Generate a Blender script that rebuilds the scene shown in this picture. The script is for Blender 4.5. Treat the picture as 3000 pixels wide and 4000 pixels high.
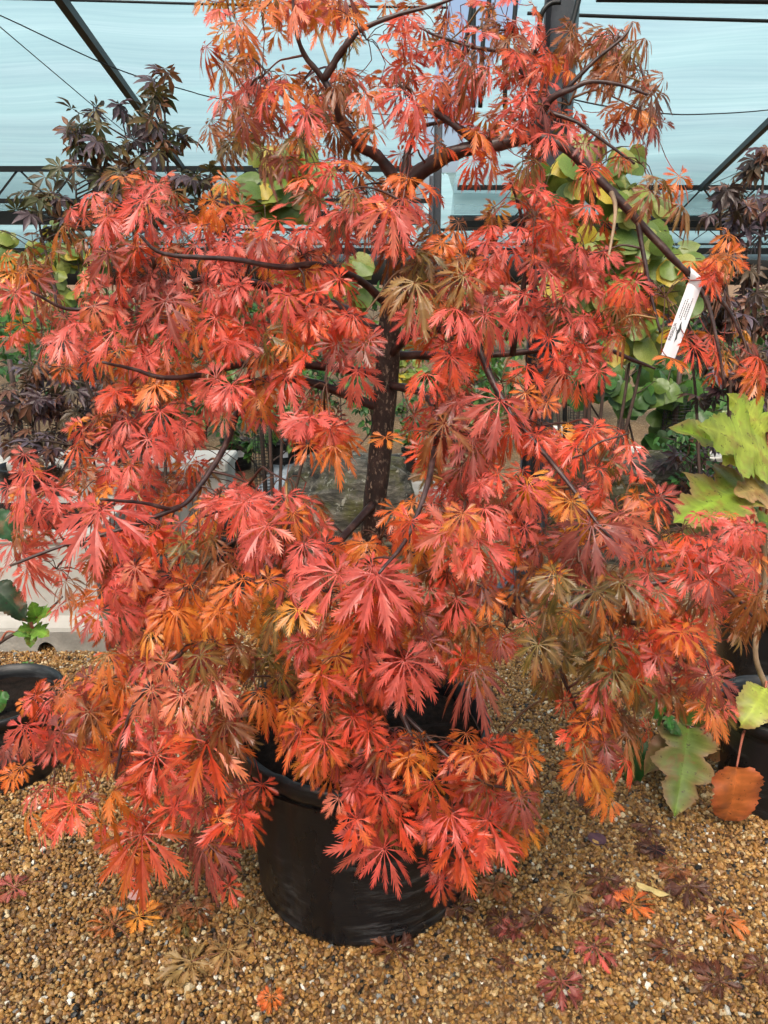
import bpy, math, random
import numpy as np
from mathutils import Vector, Matrix

random.seed(7)
RNG = np.random.default_rng(11)
S = bpy.context.scene
for o in list(bpy.data.objects):
    bpy.data.objects.remove(o)
COL = S.collection

# ---------------------------------------------------------------- camera, sky, sun, exposure
PITCH = math.radians(16.7)
CAM = np.array([0.0, 0.0, 1.6])
cd = bpy.data.cameras.new('camera')
cd.sensor_fit = 'VERTICAL'; cd.sensor_height = 36.0; cd.lens = 27.0
cd.clip_start = 0.05; cd.clip_end = 2000
cam = bpy.data.objects.new('camera', cd); COL.objects.link(cam)
cam.location = CAM; cam.rotation_euler = (math.pi/2 - PITCH, 0, 0)
S.camera = cam

SUN_EL, SUN_AZ = 52.0, 200.0          # azimuth clockwise from +Y: behind the camera, a little left
w = bpy.data.worlds.new('World'); S.world = w; w.use_nodes = True
nt = w.node_tree
sky = nt.nodes.new('ShaderNodeTexSky'); sky.sky_type = 'NISHITA'; sky.sun_disc = False
sky.sun_elevation = math.radians(SUN_EL); sky.sun_rotation = math.radians(SUN_AZ)
sky.dust_density = 8.0; sky.ozone_density = 0.3; sky.air_density = 1.0
bg = nt.nodes['Background']; bg.inputs['Strength'].default_value = 0.11
nt.links.new(sky.outputs[0], bg.inputs['Color'])
sd = bpy.data.lights.new('sun', 'SUN'); sd.energy = 1.5; sd.angle = math.radians(25); sd.color = (1.0, .93, .85)
so = bpy.data.objects.new('sun', sd); COL.objects.link(so)
az, el = math.radians(SUN_AZ), math.radians(SUN_EL)
sdir = Vector((math.sin(az)*math.cos(el), math.cos(az)*math.cos(el), math.sin(el)))
so.rotation_euler = sdir.to_track_quat('Z', 'Y').to_euler(); so.location = (0, -3, 12)
S.view_settings.view_transform = 'Standard'; S.view_settings.look = 'None'
S.view_settings.gamma = 1.0; S.view_settings.exposure = 1.35
S.render.engine = 'CYCLES'
S.cycles.max_bounces = 6; S.cycles.diffuse_bounces = 2; S.cycles.glossy_bounces = 2; S.cycles.transmission_bounces = 4
S.cycles.transparent_max_bounces = 6

# ---------------------------------------------------------------- coordinates
FW = np.array([0, math.cos(PITCH), -math.sin(PITCH)])
UP = np.array([0, math.sin(PITCH), math.cos(PITCH)])
RT = np.array([1.0, 0, 0])
def ray(px, py): return FW + RT*(px-1500)/3000 + UP*(2000-py)/3000
def P(px, py, Y):                       # the point at world distance Y seen in that direction
    d = ray(px, py); return CAM + d*(Y/d[1])
def G(px, py, z=0.0):                   # the point of the ground seen in that direction
    d = ray(px, py); return CAM + d*((z-CAM[2])/d[2])
def axial(p): return float(np.dot(np.asarray(p)-CAM, FW))
def unit(v): v = np.asarray(v, float); return v/ (np.linalg.norm(v)+1e-12)

# ---------------------------------------------------------------- object helpers
WLOC = {}
def make_mesh(name, V, F, cols=None, smooth=False):
    me = bpy.data.meshes.new(name)
    V = np.asarray(V, np.float32)
    if isinstance(F, np.ndarray):
        n, k = F.shape
        me.vertices.add(len(V)); me.vertices.foreach_set('co', V.ravel())
        me.loops.add(n*k); me.loops.foreach_set('vertex_index', F.astype(np.int32).ravel())
        me.polygons.add(n)
        me.polygons.foreach_set('loop_start', np.arange(0, n*k, k, dtype=np.int32))
        me.update(calc_edges=True)
    else:
        me.from_pydata([tuple(map(float, v)) for v in V], [], [tuple(map(int, f)) for f in F]); me.update()
    me.polygons.foreach_set('use_smooth', np.full(len(me.polygons), smooth))
    if cols is not None:
        a = me.color_attributes.new('Col', 'FLOAT_COLOR', 'POINT')
        c = np.ones((len(V), 4), np.float32); c[:, :3] = cols
        a.data.foreach_set('color', c.ravel())
    return me
def link(name, me, mat, parent=None, loc=(0, 0, 0)):
    if mat is not None and not me.materials: me.materials.append(mat)
    o = bpy.data.objects.new(name, me); COL.objects.link(o)
    if parent is not None:
        o.parent = parent
        o.location = Vector(loc) - Vector(WLOC.get(parent.name, (0, 0, 0)))
    else:
        o.location = loc
    WLOC[o.name] = tuple(loc)
    return o
def part(name, V, F, mat, parent, cols=None, smooth=False):
    """mesh given in world coordinates, linked under its parent"""
    base = WLOC.get(parent.name, (0, 0, 0))
    o = link(name, make_mesh(name, np.asarray(V, float)-np.array(base), F, cols, smooth), mat, parent, base)
    return o
def tag(o, label=None, cat=None, group=None, kind=None):
    if label: o['label'] = label
    if cat: o['category'] = cat
    if group: o['group'] = group
    if kind: o['kind'] = kind
    return o
def thing(name, label, cat, loc, group=None):
    o = bpy.data.objects.new(name, None); COL.objects.link(o); o.location = tuple(map(float, loc)); o.empty_display_size = .05
    WLOC[o.name] = tuple(map(float, loc))
    return tag(o, label, cat, group)
def solo(name, V, F, mat, label, cat, loc, group=None, cols=None, smooth=False):
    o = link(name, make_mesh(name, np.asarray(V, float)-np.asarray(loc, float), F, cols, smooth), mat, None, tuple(map(float, loc)))
    return tag(o, label, cat, group)

# ---------------------------------------------------------------- shape helpers (return V, F)
def join(*geos):
    V, F, n = [], [], 0
    for v, f in geos:
        V.append(np.asarray(v, float)); F += [tuple(int(i)+n for i in q) for q in f]; n += len(v)
    return np.concatenate(V), F
def catmull(pts, rad, sub):
    pts = np.asarray(pts, float); rad = np.asarray(rad, float)
    Pp = np.vstack([2*pts[0]-pts[1], pts, 2*pts[-1]-pts[-2]])
    out, ro = [], []
    for i in range(len(pts)-1):
        p0, p1, p2, p3 = Pp[i:i+4]
        for k in range(sub):
            t = k/sub
            out.append(.5*((2*p1)+(-p0+p2)*t+(2*p0-5*p1+4*p2-p3)*t*t+(-p0+3*p1-3*p2+p3)*t**3))
            ro.append(rad[i]*(1-t)+rad[i+1]*t)
    out.append(pts[-1]); ro.append(rad[-1])
    return np.array(out), np.array(ro)
def tube(pts, rad, n=8, sub=4, knob=0.0, caps=True):
    pts = np.asarray(pts, float)
    if np.isscalar(rad): rad = [rad]*len(pts)
    if sub > 1: pts, rad = catmull(pts, rad, sub)
    else: rad = np.asarray(rad, float)
    V, F = [], []
    t = unit(pts[1]-pts[0]); a = unit(np.cross(t, [0.3, 0.2, 1] if abs(t[2]) < .9 else [1, 0, 0])); 
    for i, p in enumerate(pts):
        t = unit(pts[min(i+1, len(pts)-1)]-pts[max(i-1, 0)])
        a = unit(a-t*np.dot(a, t)); b = np.cross(t, a)
        for k in range(n):
            an = 2*math.pi*k/n
            r = rad[i]*(1+(random.uniform(-knob, knob) if knob else 0))
            V.append(p+(a*math.cos(an)+b*math.sin(an))*r)
    m = len(pts)
    for i in range(m-1):
        for k in range(n):
            F.append((i*n+k, i*n+(k+1) % n, (i+1)*n+(k+1) % n, (i+1)*n+k))
    if caps:
        F.append(tuple(range(n-1, -1, -1))); F.append(tuple((m-1)*n+k for k in range(n)))
    return np.array(V), F
def box(c, s, rz=0.0):
    c = np.asarray(c, float); s = np.asarray(s, float)/2
    V = np.array([[x, y, z] for x in (-1, 1) for y in (-1, 1) for z in (-1, 1)])*s
    if rz:
        R = np.array([[math.cos(rz), -math.sin(rz), 0], [math.sin(rz), math.cos(rz), 0], [0, 0, 1]]); V = V@R.T
    return V+c, [(0, 1, 3, 2), (4, 6, 7, 5), (0, 4, 5, 1), (2, 3, 7, 6), (0, 2, 6, 4), (1, 5, 7, 3)]
def bevel_box(c, s, b, rz=0.0):
    x, y, z = np.asarray(s, float)/2
    prof = [(-x+b, -y), (x-b, -y), (x, -y+b), (x, y-b), (x-b, y), (-x+b, y), (-x, y-b), (-x, -y+b)]
    ins = [(-x+b, -y+b*.8), (x-b, -y+b*.8), (x-b*.8, -y+b), (x-b*.8, y-b), (x-b, y-b*.8), (-x+b, y-b*.8), (-x+b*.8, y-b), (-x+b*.8, -y+b)]
    V = [(p[0], p[1], -z) for p in prof]+[(p[0], p[1], z-b) for p in prof]+[(p[0], p[1], z) for p in ins]
    F = [tuple(range(7, -1, -1))]
    for l in (0, 8):
        for k in range(8): F.append((l+k, l+(k+1) % 8, l+8+(k+1) % 8, l+8+k))
    F.append(tuple(range(16, 24)))
    V = np.array(V)
    if rz:
        R = np.array([[math.cos(rz), -math.sin(rz), 0], [math.sin(rz), math.cos(rz), 0], [0, 0, 1]]); V = V@R.T
    return V+np.asarray(c, float), F
def beam(a, b, w, h=None):
    """square bar between two points"""
    a = np.asarray(a, float); b = np.asarray(b, float); h = h or w
    t = unit(b-a); s = unit(np.cross(t, [0, 0, 1] if abs(t[2]) < .95 else [0, 1, 0])); u = np.cross(s, t)
    V = []
    for p in (a, b):
        for x, y in ((-1, -1), (1, -1), (1, 1), (-1, 1)): V.append(p+s*x*w/2+u*y*h/2)
    return np.array(V), [(3, 2, 1, 0), (4, 5, 6, 7), (0, 1, 5, 4), (1, 2, 6, 5), (2, 3, 7, 6), (3, 0, 4, 7)]
def lathe(prof, c, n=48, wob=0.0, seed=0):
    r = random.Random(seed); ph = [r.uniform(0, 6.28) for _ in range(3)]
    V, F = [], []
    for rr, z in prof:
        for k in range(n):
            a = 2*math.pi*k/n
            q = rr*(1+wob*(math.sin(2*a+ph[0])+.6*math.sin(3*a+ph[1])+.35*math.sin(5*a+ph[2]+z*6)))
            V.append((c[0]+q*math.cos(a), c[1]+q*math.sin(a), c[2]+z))
    for i in range(len(prof)-1):
        for k in range(n): F.append((i*n+k, i*n+(k+1) % n, (i+1)*n+(k+1) % n, (i+1)*n+k))
    return np.array(V), F

# ---------------------------------------------------------------- materials
def mat(name):
    m = bpy.data.materials.new(name); m.use_nodes = True
    n = m.node_tree.nodes; l = m.node_tree.links
    return m, n, l, n['Principled BSDF'], n['Material Output']
def node(n, t, **k):
    x = n.new(t)
    for a, b in k.items(): setattr(x, a, b)
    return x
def mixc(n, l, fac, a, b, mode='MIX'):
    x = n.new('ShaderNodeMix'); x.data_type = 'RGBA'; x.blend_type = mode
    for sock, v in ((x.inputs[0], fac), (x.inputs[6], a), (x.inputs[7], b)):
        if hasattr(v, 'is_output'): l.new(v, sock)
        elif isinstance(v, (int, float)): sock.default_value = v
        else: sock.default_value = (*v, 1) if len(v) == 3 else v
    return x.outputs[2]
def noise(n, l, scale, detail=3.0, coord='Object', rough=.55, vec=None, stretch=None):
    tc = n.new('ShaderNodeTexCoord'); t = n.new('ShaderNodeTexNoise')
    t.inputs['Scale'].default_value = scale; t.inputs['Detail'].default_value = detail; t.inputs['Roughness'].default_value = rough
    src = tc.outputs[coord]
    if stretch:
        mp = n.new('ShaderNodeMapping'); mp.inputs['Scale'].default_value = stretch; l.new(src, mp.inputs[0]); src = mp.outputs[0]
    l.new(src, t.inputs['Vector']); return t
def ramp(n, l, src, stops, interp='LINEAR'):
    r = n.new('ShaderNodeValToRGB'); r.color_ramp.interpolation = interp
    e = r.color_ramp.elements
    while len(e) < len(stops): e.new(.5)
    for x, (p, c) in zip(e, stops): x.position = p; x.color = (*c, 1) if len(c) == 3 else c
    l.new(src, r.inputs[0]); return r.outputs[0]
def bump(n, l, src, strength, dist, b):
    x = n.new('ShaderNodeBump'); x.inputs['Strength'].default_value = strength; x.inputs['Distance'].default_value = dist
    l.new(src, x.inputs['Height']); l.new(x.outputs[0], b.inputs['Normal'])

def leaf_mat(name, transl=.35, rough=.42, spots=0.0, spec=.45, nscale=60, tint=(1.0, 1.0, 1.0)):
    m, n, l, b, out = mat(name)
    at = node(n, 'ShaderNodeAttribute', attribute_name='Col')
    no = noise(n, l, nscale, 4, 'Object')
    v = ramp(n, l, no.outputs['Fac'], [(.28, (.72, .70, .66)), (.55, (1, 1, 1)), (.75, (1.15, 1.25, 1.1))])
    c = mixc(n, l, 1.0, at.outputs['Color'], v, 'MULTIPLY')
    if spots:
        sp = noise(n, l, 55, 7, 'Object', .75)
        f = ramp(n, l, sp.outputs['Fac'], [(.59, (0, 0, 0)), (.64, (spots,)*3)])
        big = noise(n, l, 22, 4, 'Object', .6); c = mixc(n, l, ramp(n, l, big.outputs['Fac'], [(.52, (0, 0, 0)), (.66, (.5, .5, .5))]), c, (.30, .10, .05))
        c = mixc(n, l, f, c, (.055, .02, .018))
    l.new(c, b.inputs['Base Color'])
    b.inputs['Roughness'].default_value = rough; b.inputs['Specular IOR Level'].default_value = spec
    bump(n, l, no.outputs['Fac'], .35, .002, b)
    tr = node(n, 'ShaderNodeBsdfTranslucent'); l.new(mixc(n, l, 1.0, c, tint, 'MULTIPLY'), tr.inputs['Color'])
    mx = node(n, 'ShaderNodeMixShader'); mx.inputs[0].default_value = transl
    l.new(b.outputs[0], mx.inputs[1]); l.new(tr.outputs[0], mx.inputs[2]); l.new(mx.outputs[0], out.inputs['Surface'])
    return m
def plain(name, col, rough=.6, spec=.4, var=.25, scale=8, bmp=0.0, metal=0.0, bscale=None):
    m, n, l, b, out = mat(name)
    no = noise(n, l, scale, 5)
    c0 = tuple(x*(1-var) for x in col); c1 = tuple(min(1, x*(1+var)) for x in col)
    l.new(ramp(n, l, no.outputs['Fac'], [(.3, c0), (.7, c1)]), b.inputs['Base Color'])
    b.inputs['Roughness'].default_value = rough; b.inputs['Specular IOR Level'].default_value = spec; b.inputs['Metallic'].default_value = metal
    if bmp:
        nb = noise(n, l, bscale or scale*4, 6, rough=.65); bump(n, l, nb.outputs['Fac'], bmp, .02, b)
    return m

M = {}
M['leaf'] = leaf_mat('maple_leaf', .38, .36, spec=.62, tint=(1.15, 1.35, .85))
M['dry'] = leaf_mat('fallen_leaf', .12, .5)
M['bgleaf'] = leaf_mat('shrub_leaf', .3, .38, nscale=25)
M['hyd'] = leaf_mat('hydrangea_leaf', .35, .45, spots=.85, nscale=14)
M['bark'] = None
m, n, l, b, out = mat('maple_bark')
no = noise(n, l, 38, 6, rough=.65, stretch=(1, 1, .55)); sp = noise(n, l, 150, 3, stretch=(1, 1, .5)); sp2 = noise(n, l, 30, 3)
c = ramp(n, l, no.outputs['Fac'], [(.3, (.012, .008, .008)), (.55, (.045, .028, .024)), (.75, (.10, .065, .05))])
f = ramp(n, l, sp.outputs['Fac'], [(.555, (0, 0, 0)), (.62, (1, 1, 1))])
f2 = ramp(n, l, sp2.outputs['Fac'], [(.40, (0, 0, 0)), (.6, (.8, .8, .8))])
l.new(mixc(n, l, mixc(n, l, 1.0, f, f2, 'MULTIPLY'), c, (.42, .33, .24)), b.inputs['Base Color'])
b.inputs['Roughness'].default_value = .7; bump(n, l, no.outputs['Fac'], .8, .01, b); M['bark'] = m
m, n, l, b, out = mat('maple_limb')
no = noise(n, l, 40, 5); 
l.new(ramp(n, l, no.outputs['Fac'], [(.3, (.018, .009, .010)), (.55, (.055, .026, .024)), (.75, (.13, .08, .065))]), b.inputs['Base Color'])
b.inputs['Roughness'].default_value = .42; bump(n, l, no.outputs['Fac'], .5, .004, b); M['limb'] = m
m, n, l, b, out = mat('maple_twig')
at = node(n, 'ShaderNodeAttribute', attribute_name='Col'); l.new(at.outputs['Color'], b.inputs['Base Color']); b.inputs['Roughness'].default_value = .45
M['twig'] = m
M['stem'] = plain('shrub_stem', (.06, .035, .028), .6, var=.4, scale=20)
M['palestem'] = plain('pale_stem', (.32, .22, .14), .6, var=.3, scale=20)
m, n, l, b, out = mat('black_pot_plastic')
no = noise(n, l, 7, 6, rough=.7, stretch=(1, 1, .35)); sc = noise(n, l, 26, 6, rough=.8, stretch=(.35, .35, 2.2)); du = noise(n, l, 3.2, 3)
c = ramp(n, l, no.outputs['Fac'], [(.3, (.005, .005, .006)), (.7, (.013, .013, .015))])
f = mixc(n, l, 1.0, ramp(n, l, sc.outputs['Fac'], [(.50, (0, 0, 0)), (.70, (.8, .8, .8))]), ramp(n, l, du.outputs['Fac'], [(.44, (0, 0, 0)), (.60, (1, 1, 1))]), 'MULTIPLY')
l.new(mixc(n, l, f, c, (.11, .11, .115)), b.inputs['Base Color'])
l.new(ramp(n, l, no.outputs['Fac'], [(.3, (.20,)*3), (.7, (.42,)*3)]), b.inputs['Roughness'])
b.inputs['Specular IOR Level'].default_value = .4; bump(n, l, sc.outputs['Fac'], .18, .006, b); M['pot'] = m
M['soil'] = plain('potting_soil', (.022, .013, .009), .95, .2, .6, 40, 1.0)
M['white_pot'] = plain('white_pot_plastic', (.50, .50, .48), .45, .4, .08, 6)
M['ink'] = plain('black_ink', (.02, .02, .022), .6, var=.1)
M['paper'] = plain('white_tag', (.58, .58, .62), .45, .4, .03, 20)
M['steel'] = plain('painted_steel', (.035, .042, .055), .45, .5, .25, 10, .1)
M['steel_dark'] = plain('dark_truss_steel', (.007, .008, .009), .5, .3, .3, 6)
M['hose'] = plain('black_hose', (.010, .011, .012), .4, .4, .2, 30)
M['mesh'] = plain('black_plastic_mesh', (.010, .011, .010), .5, .4, .2, 30)
m, n, l, b, out = mat('white_concrete')
no = noise(n, l, 3.5, 6, rough=.65); st = noise(n, l, 9, 5, stretch=(1, 1, .15))
c = ramp(n, l, no.outputs['Fac'], [(.3, (.34, .325, .30)), (.6, (.46, .445, .415)), (.8, (.52, .51, .48))])
f = ramp(n, l, st.outputs['Fac'], [(.56, (0, 0, 0)), (.75, (.4, .4, .4))])
l.new(mixc(n, l, f, c, (.30, .27, .22)), b.inputs['Base Color']); b.inputs['Roughness'].default_value = .75
bump(n, l, no.outputs['Fac'], .2, .01, b); M['concrete'] = m
M['grey_concrete'] = plain('grey_concrete', (.25, .235, .21), .85, .3, .3, 6, .4)
M['paver'] = plain('grey_paver', (.22, .25, .28), .8, .3, .25, 8, .4)
m, n, l, b, out = mat('mossy_rock')
no = noise(n, l, 3.2, 9, rough=.68); mo = noise(n, l, 4.5, 6, rough=.7); li = noise(n, l, 16, 5, rough=.65); st = noise(n, l, 7, 9, rough=.75, stretch=(.7, .7, 2.6))
c = ramp(n, l, st.outputs['Fac'], [(.38, (.012, .011, .009)), (.50, (.085, .075, .058)), (.62, (.24, .21, .165))])
c = mixc(n, l, ramp(n, l, mo.outputs['Fac'], [(.48, (0, 0, 0)), (.64, (.85, .85, .85))]), c, (.10, .095, .022))
c = mixc(n, l, ramp(n, l, li.outputs['Fac'], [(.60, (0, 0, 0)), (.66, (.8, .8, .8))]), c, (.42, .40, .33))
l.new(c, b.inputs['Base Color']); b.inputs['Roughness'].default_value = .9
bump(n, l, st.outputs['Fac'], 1.0, .06, b); M['rock'] = m
# ground beneath and beyond the loose gravel
m, n, l, b, out = mat('gravel_bed')
tc = n.new('ShaderNodeTexCoord'); vo = n.new('ShaderNodeTexVoronoi'); vo.inputs['Scale'].default_value = 75; l.new(tc.outputs['Object'], vo.inputs['Vector'])
big = noise(n, l, 1.3, 5)
c = ramp(n, l, vo.outputs['Color'], [(.1, (.05, .026, .010)), (.4, (.14, .078, .028)), (.65, (.22, .13, .055)), (.9, (.36, .28, .18))])
c = mixc(n, l, ramp(n, l, big.outputs['Fac'], [(.35, (0, 0, 0)), (.7, (.7, .7, .7))]), c, (.11, .058, .026))
l.new(c, b.inputs['Base Color']); b.inputs['Roughness'].default_value = .85
inv = n.new('ShaderNodeMath'); inv.operation = 'MULTIPLY'; inv.inputs[1].default_value = -1; l.new(vo.outputs['Distance'], inv.inputs[0])
bump(n, l, inv.outputs[0], 1.0, .008, b); M['bed'] = m
m, n, l, b, out = mat('gravel_stone')
at = node(n, 'ShaderNodeAttribute', attribute_name='Col'); no = noise(n, l, 260, 3)
l.new(mixc(n, l, 1.0, at.outputs['Color'], ramp(n, l, no.outputs['Fac'], [(.3, (.75, .72, .68)), (.7, (1.15, 1.15, 1.1))]), 'MULTIPLY'), b.inputs['Base Color'])
b.inputs['Roughness'].default_value = .48; b.inputs['Specular IOR Level'].default_value = .45; M['stone'] = m
# shade cloth: an open weave (light goes straight through the holes) of pale teal fibres that glow when lit from above
m, n, l, b, out = mat('shade_cloth')
st = noise(n, l, 1.0, 6, rough=.7, stretch=(.25, 7.0, 1.0)); st2 = noise(n, l, 1.0, 3, stretch=(.12, 1.1, 1.0))
c = ramp(n, l, st.outputs['Fac'], [(.3, (.22, .37, .405)), (.7, (.32, .48, .51))])
c = mixc(n, l, ramp(n, l, st2.outputs['Fac'], [(.35, (0, 0, 0)), (.7, (.5, .5, .5))]), c, (.20, .37, .39))
n.remove(b)
tr = node(n, 'ShaderNodeBsdfTranslucent'); l.new(c, tr.inputs['Color'])
df = node(n, 'ShaderNodeBsdfDiffuse'); l.new(c, df.inputs['Color'])
tp = node(n, 'ShaderNodeBsdfTransparent'); tp.inputs['Color'].default_value = (1, 1, 1, 1)
m1 = node(n, 'ShaderNodeMixShader'); m1.inputs[0].default_value = .25; l.new(tr.outputs[0], m1.inputs[1]); l.new(df.outputs[0], m1.inputs[2])
m2 = node(n, 'ShaderNodeMixShader')
lw = node(n, 'ShaderNodeLayerWeight'); lw.inputs[0].default_value = .5
opn = node(n, 'ShaderNodeMapRange'); opn.inputs['From Min'].default_value = 0; opn.inputs['From Max'].default_value = 1; opn.inputs['To Min'].default_value = .62; opn.inputs['To Max'].default_value = .02; l.new(lw.outputs['Facing'], opn.inputs['Value'])   # the holes of a thick weave close at a slant
l.new(opn.outputs[0], m2.inputs[0]); l.new(m1.outputs[0], m2.inputs[1]); l.new(tp.outputs[0], m2.inputs[2])
l.new(m2.outputs[0], out.inputs['Surface']); M['cloth'] = m

# ================================================================ GROUND
gx, gy = 400.0, 400.0
V = [(-gx, -30, 0), (gx, -30, 0), (gx, gy, 0), (-gx, gy, 0)]
ground = link('ground', make_mesh('ground', V, [(0, 1, 2, 3)]), M['bed']); tag(ground, kind='structure')

def gravel(name, x0, x1, y0, y1, sp, smin, smax, seed, parent):
    r = np.random.default_rng(seed)
    nx, ny = int((x1-x0)/sp), int((y1-y0)/sp)
    X, Y = np.meshgrid(np.arange(nx), np.arange(ny)); N = X.size
    px = x0+(X.ravel()+r.uniform(0, 1, N)*1.1)*sp; py = y0+(Y.ravel()+r.uniform(0, 1, N)*1.1)*sp
    keep = (py > .95+.0*px) & (np.abs(px) < .62*py+.35)
    px, py = px[keep], py[keep]; N = len(px)
    s = (smin+(smax-smin)*r.beta(1.6, 3.2, N))
    s[r.uniform(size=N) < .02] *= 1.8
    sc = s[:, None]*r.uniform(.62, 1.1, (N, 3)); sc[:, 2] *= .75
    g_ = (1+5**.5)/2; C = np.array([(-1, g_, 0), (1, g_, 0), (-1, -g_, 0), (1, -g_, 0), (0, -1, g_), (0, 1, g_), (0, -1, -g_), (0, 1, -g_), (g_, 0, -1), (g_, 0, 1), (-g_, 0, -1), (-g_, 0, 1)])/1.9
    v = C[None]*r.uniform(.72, 1.22, (N, 12, 1))+r.uniform(-.10, .10, (N, 12, 3))
    v *= sc[:, None, :]
    # random rotations
    q = r.normal(size=(N, 4)); q[:, 1:3] *= .45; q /= np.linalg.norm(q, axis=1)[:, None]
    a, b_, c_, d_ = q.T
    R = np.stack([np.stack([1-2*(c_*c_+d_*d_), 2*(b_*c_-a*d_), 2*(b_*d_+a*c_)], -1),
                  np.stack([2*(b_*c_+a*d_), 1-2*(b_*b_+d_*d_), 2*(c_*d_-a*b_)], -1),
                  np.stack([2*(b_*d_-a*c_), 2*(c_*d_+a*b_), 1-2*(b_*b_+c_*c_)], -1)], 1)
    v = np.einsum('nij,nkj->nki', R, v)
    zz = r.uniform(.001, .009, N)+.004*np.sin(px*5+1)*np.sin(py*4)
    v += np.stack([px, py, zz], 1)[:, None, :]
    tri = np.array([(0, 11, 5), (0, 5, 1), (0, 1, 7), (0, 7, 10), (0, 10, 11), (1, 5, 9), (5, 11, 4), (11, 10, 2), (10, 7, 6), (7, 1, 8), (3, 9, 4), (3, 4, 2), (3, 2, 6), (3, 6, 8), (3, 8, 9), (4, 9, 5), (2, 4, 11), (6, 2, 10), (8, 6, 7), (9, 8, 1)])
    F = (tri[None]+12*np.arange(N)[:, None, None]).reshape(-1, 3)
    print('stones', N)
    pal = np.array([(.40, .21, .060), (.31, .15, .042), (.23, .11, .036), (.45, .26, .09), (.50, .33, .15), (.60, .47, .29), (.13, .06, .024), (.29, .16, .07), (.72, .68, .60), (.018, .015, .013), (.24, .24, .24)])
    pr = np.array([.20, .19, .14, .14, .09, .045, .09, .06, .018, .040, .014]); pr /= pr.sum()
    patch_tone = .5+.5*np.sin(px*3.1+1.7*np.sin(py*2.3))*np.sin(py*4.1+1.3*np.sin(px*2.7)); c = pal[r.choice(len(pal), N, p=pr)]*r.uniform(.62, 1.12, (N, 1))*(.74+.26*patch_tone[:, None])   # stone colour runs darker in broad patches
    o = link(name, make_mesh(name, v.reshape(-1, 3), F, np.repeat(c, 12, axis=0)), M['stone'], parent)
    return o
gv = gravel('gravel', -1.75, 1.75, .98, 3.5, .0092, .0052, .0120, 3, None)
tag(gv, 'golden brown loose pea gravel covering the ground', 'gravel', kind='stuff')

# ================================================================ SHADE HOUSE
SH = thing('shade_house', 'steel framed shade house with pale teal cloth roof over the plants', 'shade house', (1.3, 9.5, 0))
def cloth(x0, x1, yc, half, zb, rise, name, seed, nx=70, ny=64, t0=0.0, t1=math.pi):
    r = np.random.default_rng(seed); V, F = [], []
    ph = r.uniform(0, 6.28, 6)
    for j in range(ny+1):
        th = t0+(t1-t0)*j/ny
        y = yc-half*math.cos(th); z = zb+rise*math.sin(th)**.9
        for i in range(nx+1):
            x = x0+(x1-x0)*i/nx
            wv = .05*math.sin(x*.9+ph[0])*math.sin(th)+.03*math.sin(y*2.1+ph[1]+.3*x)+.018*math.sin(y*4.7+ph[2]-.2*x)+.02*math.sin(x*2.3+ph[3]+y*.4)
            V.append((x, y, z+wv))
    for j in range(ny):
        for i in range(nx):
            k = j*(nx+1)+i; F.append((k, k+1, k+nx+2, k+nx+1))
    return part(name, V, F, M['cloth'], SH, smooth=True)
GX0, GX1 = .82, 1.72
for k, (yc, half) in enumerate(((9.2, 10.6), (30.6, 10.6), (52, 10.6), (-12.2, 10.7))):  # last span, unseen behind the camera, is added to cut the light from there
    cloth(-22-8*k, GX0, yc, half, 3.2, 1.75, 'shade_cloth', 10+k)
    cloth(GX1, 24+8*k, yc+(1.2 if k == 0 else .3), half, 3.2, 1.75, 'shade_cloth', 20+k)
def truss(x0, x1, Y, zt, zb, sp, off=0.0):
    v, f = beam((x0, Y, zt), (x1, Y, zt), .10, .11)
    t = part('truss', v, f, M['steel_dark'], SH)
    v, f = beam((x0, Y, zb), (x1, Y, zb), .09, .09); part('bottom_chord', v, f, M['steel_dark'], t)
    x = x0+off; up = True
    while x+sp < x1:
        a, c = ((x, Y, zb), (x+sp, Y, zt)) if up else ((x, Y, zt), (x+sp, Y, zb))
        v, f = beam(a, c, .035); part('web_bar', v, f, M['steel_dark'], t); x += sp; up = not up
pL = P(72, 660, 18.0); pLb = P(72, 785, 18.0)
truss(-13.5, 1.0, 18.0, pL[2], pLb[2], .62, (pL[0]+13.5) % 1.24+.62)
pR = P(2745, 733, 20.3); pRb = P(2745, 854, 20.3)
truss(1.8, 15.5, 20.3, pR[2], pRb[2], .66, (pR[0]-1.8) % 1.32+.66)
truss(-16, 1.0, 38.5, 3.95, 3.3, .9); truss(1.8, 20, 38.5, 3.95, 3.3, .9)
for (x0, x1, Y) in ((-14, .9, 19.9), (1.7, 16, 21.15), (-22, 20, 41.2)):
    v, f = beam((x0, Y, 3.08), (x1, Y, 3.08), .25, .30); part('gutter', v, f, M['steel_dark'], SH)
# seams and purlins that cross the roof
def line_in(name, pts, r, mt): 
    v, f = tube([P(*p) for p in pts], r, 6, 5); return part(name, v, f, mt, SH, smooth=True)
line_in('purlin', [(-200, -10, 10.6), (400, 4, 10.6), (900, 18, 10.6), (1750, 30, 10.6)], .014, M['steel_dark'])
line_in('purlin', [(2060, 52, 9.6), (2500, 68, 9.6), (3300, 90, 9.6)], .018, M['steel_dark'])
line_in('purlin', [(2330, -4, 9.4), (2700, 0, 9.4), (3400, 10, 9.4)], .03, M['steel_dark'])
v, f = beam(P(150, -125, 9.5), P(720, 668, 17.9), .10, .12); part('rafter', v, f, M['steel_dark'], SH)
v, f = beam(P(3330, 165, 11.0), P(2735, 738, 20.1), .10, .12); part('rafter', v, f, M['steel_dark'], SH)
line_in('tension_wire', [(-300, -60, 7.6), (0, 60, 8), (420, 255, 8.6), (700, 345, 9.2), (1000, 405, 9.8), (1800, 470, 12)], .006, M['steel_dark'])
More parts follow.
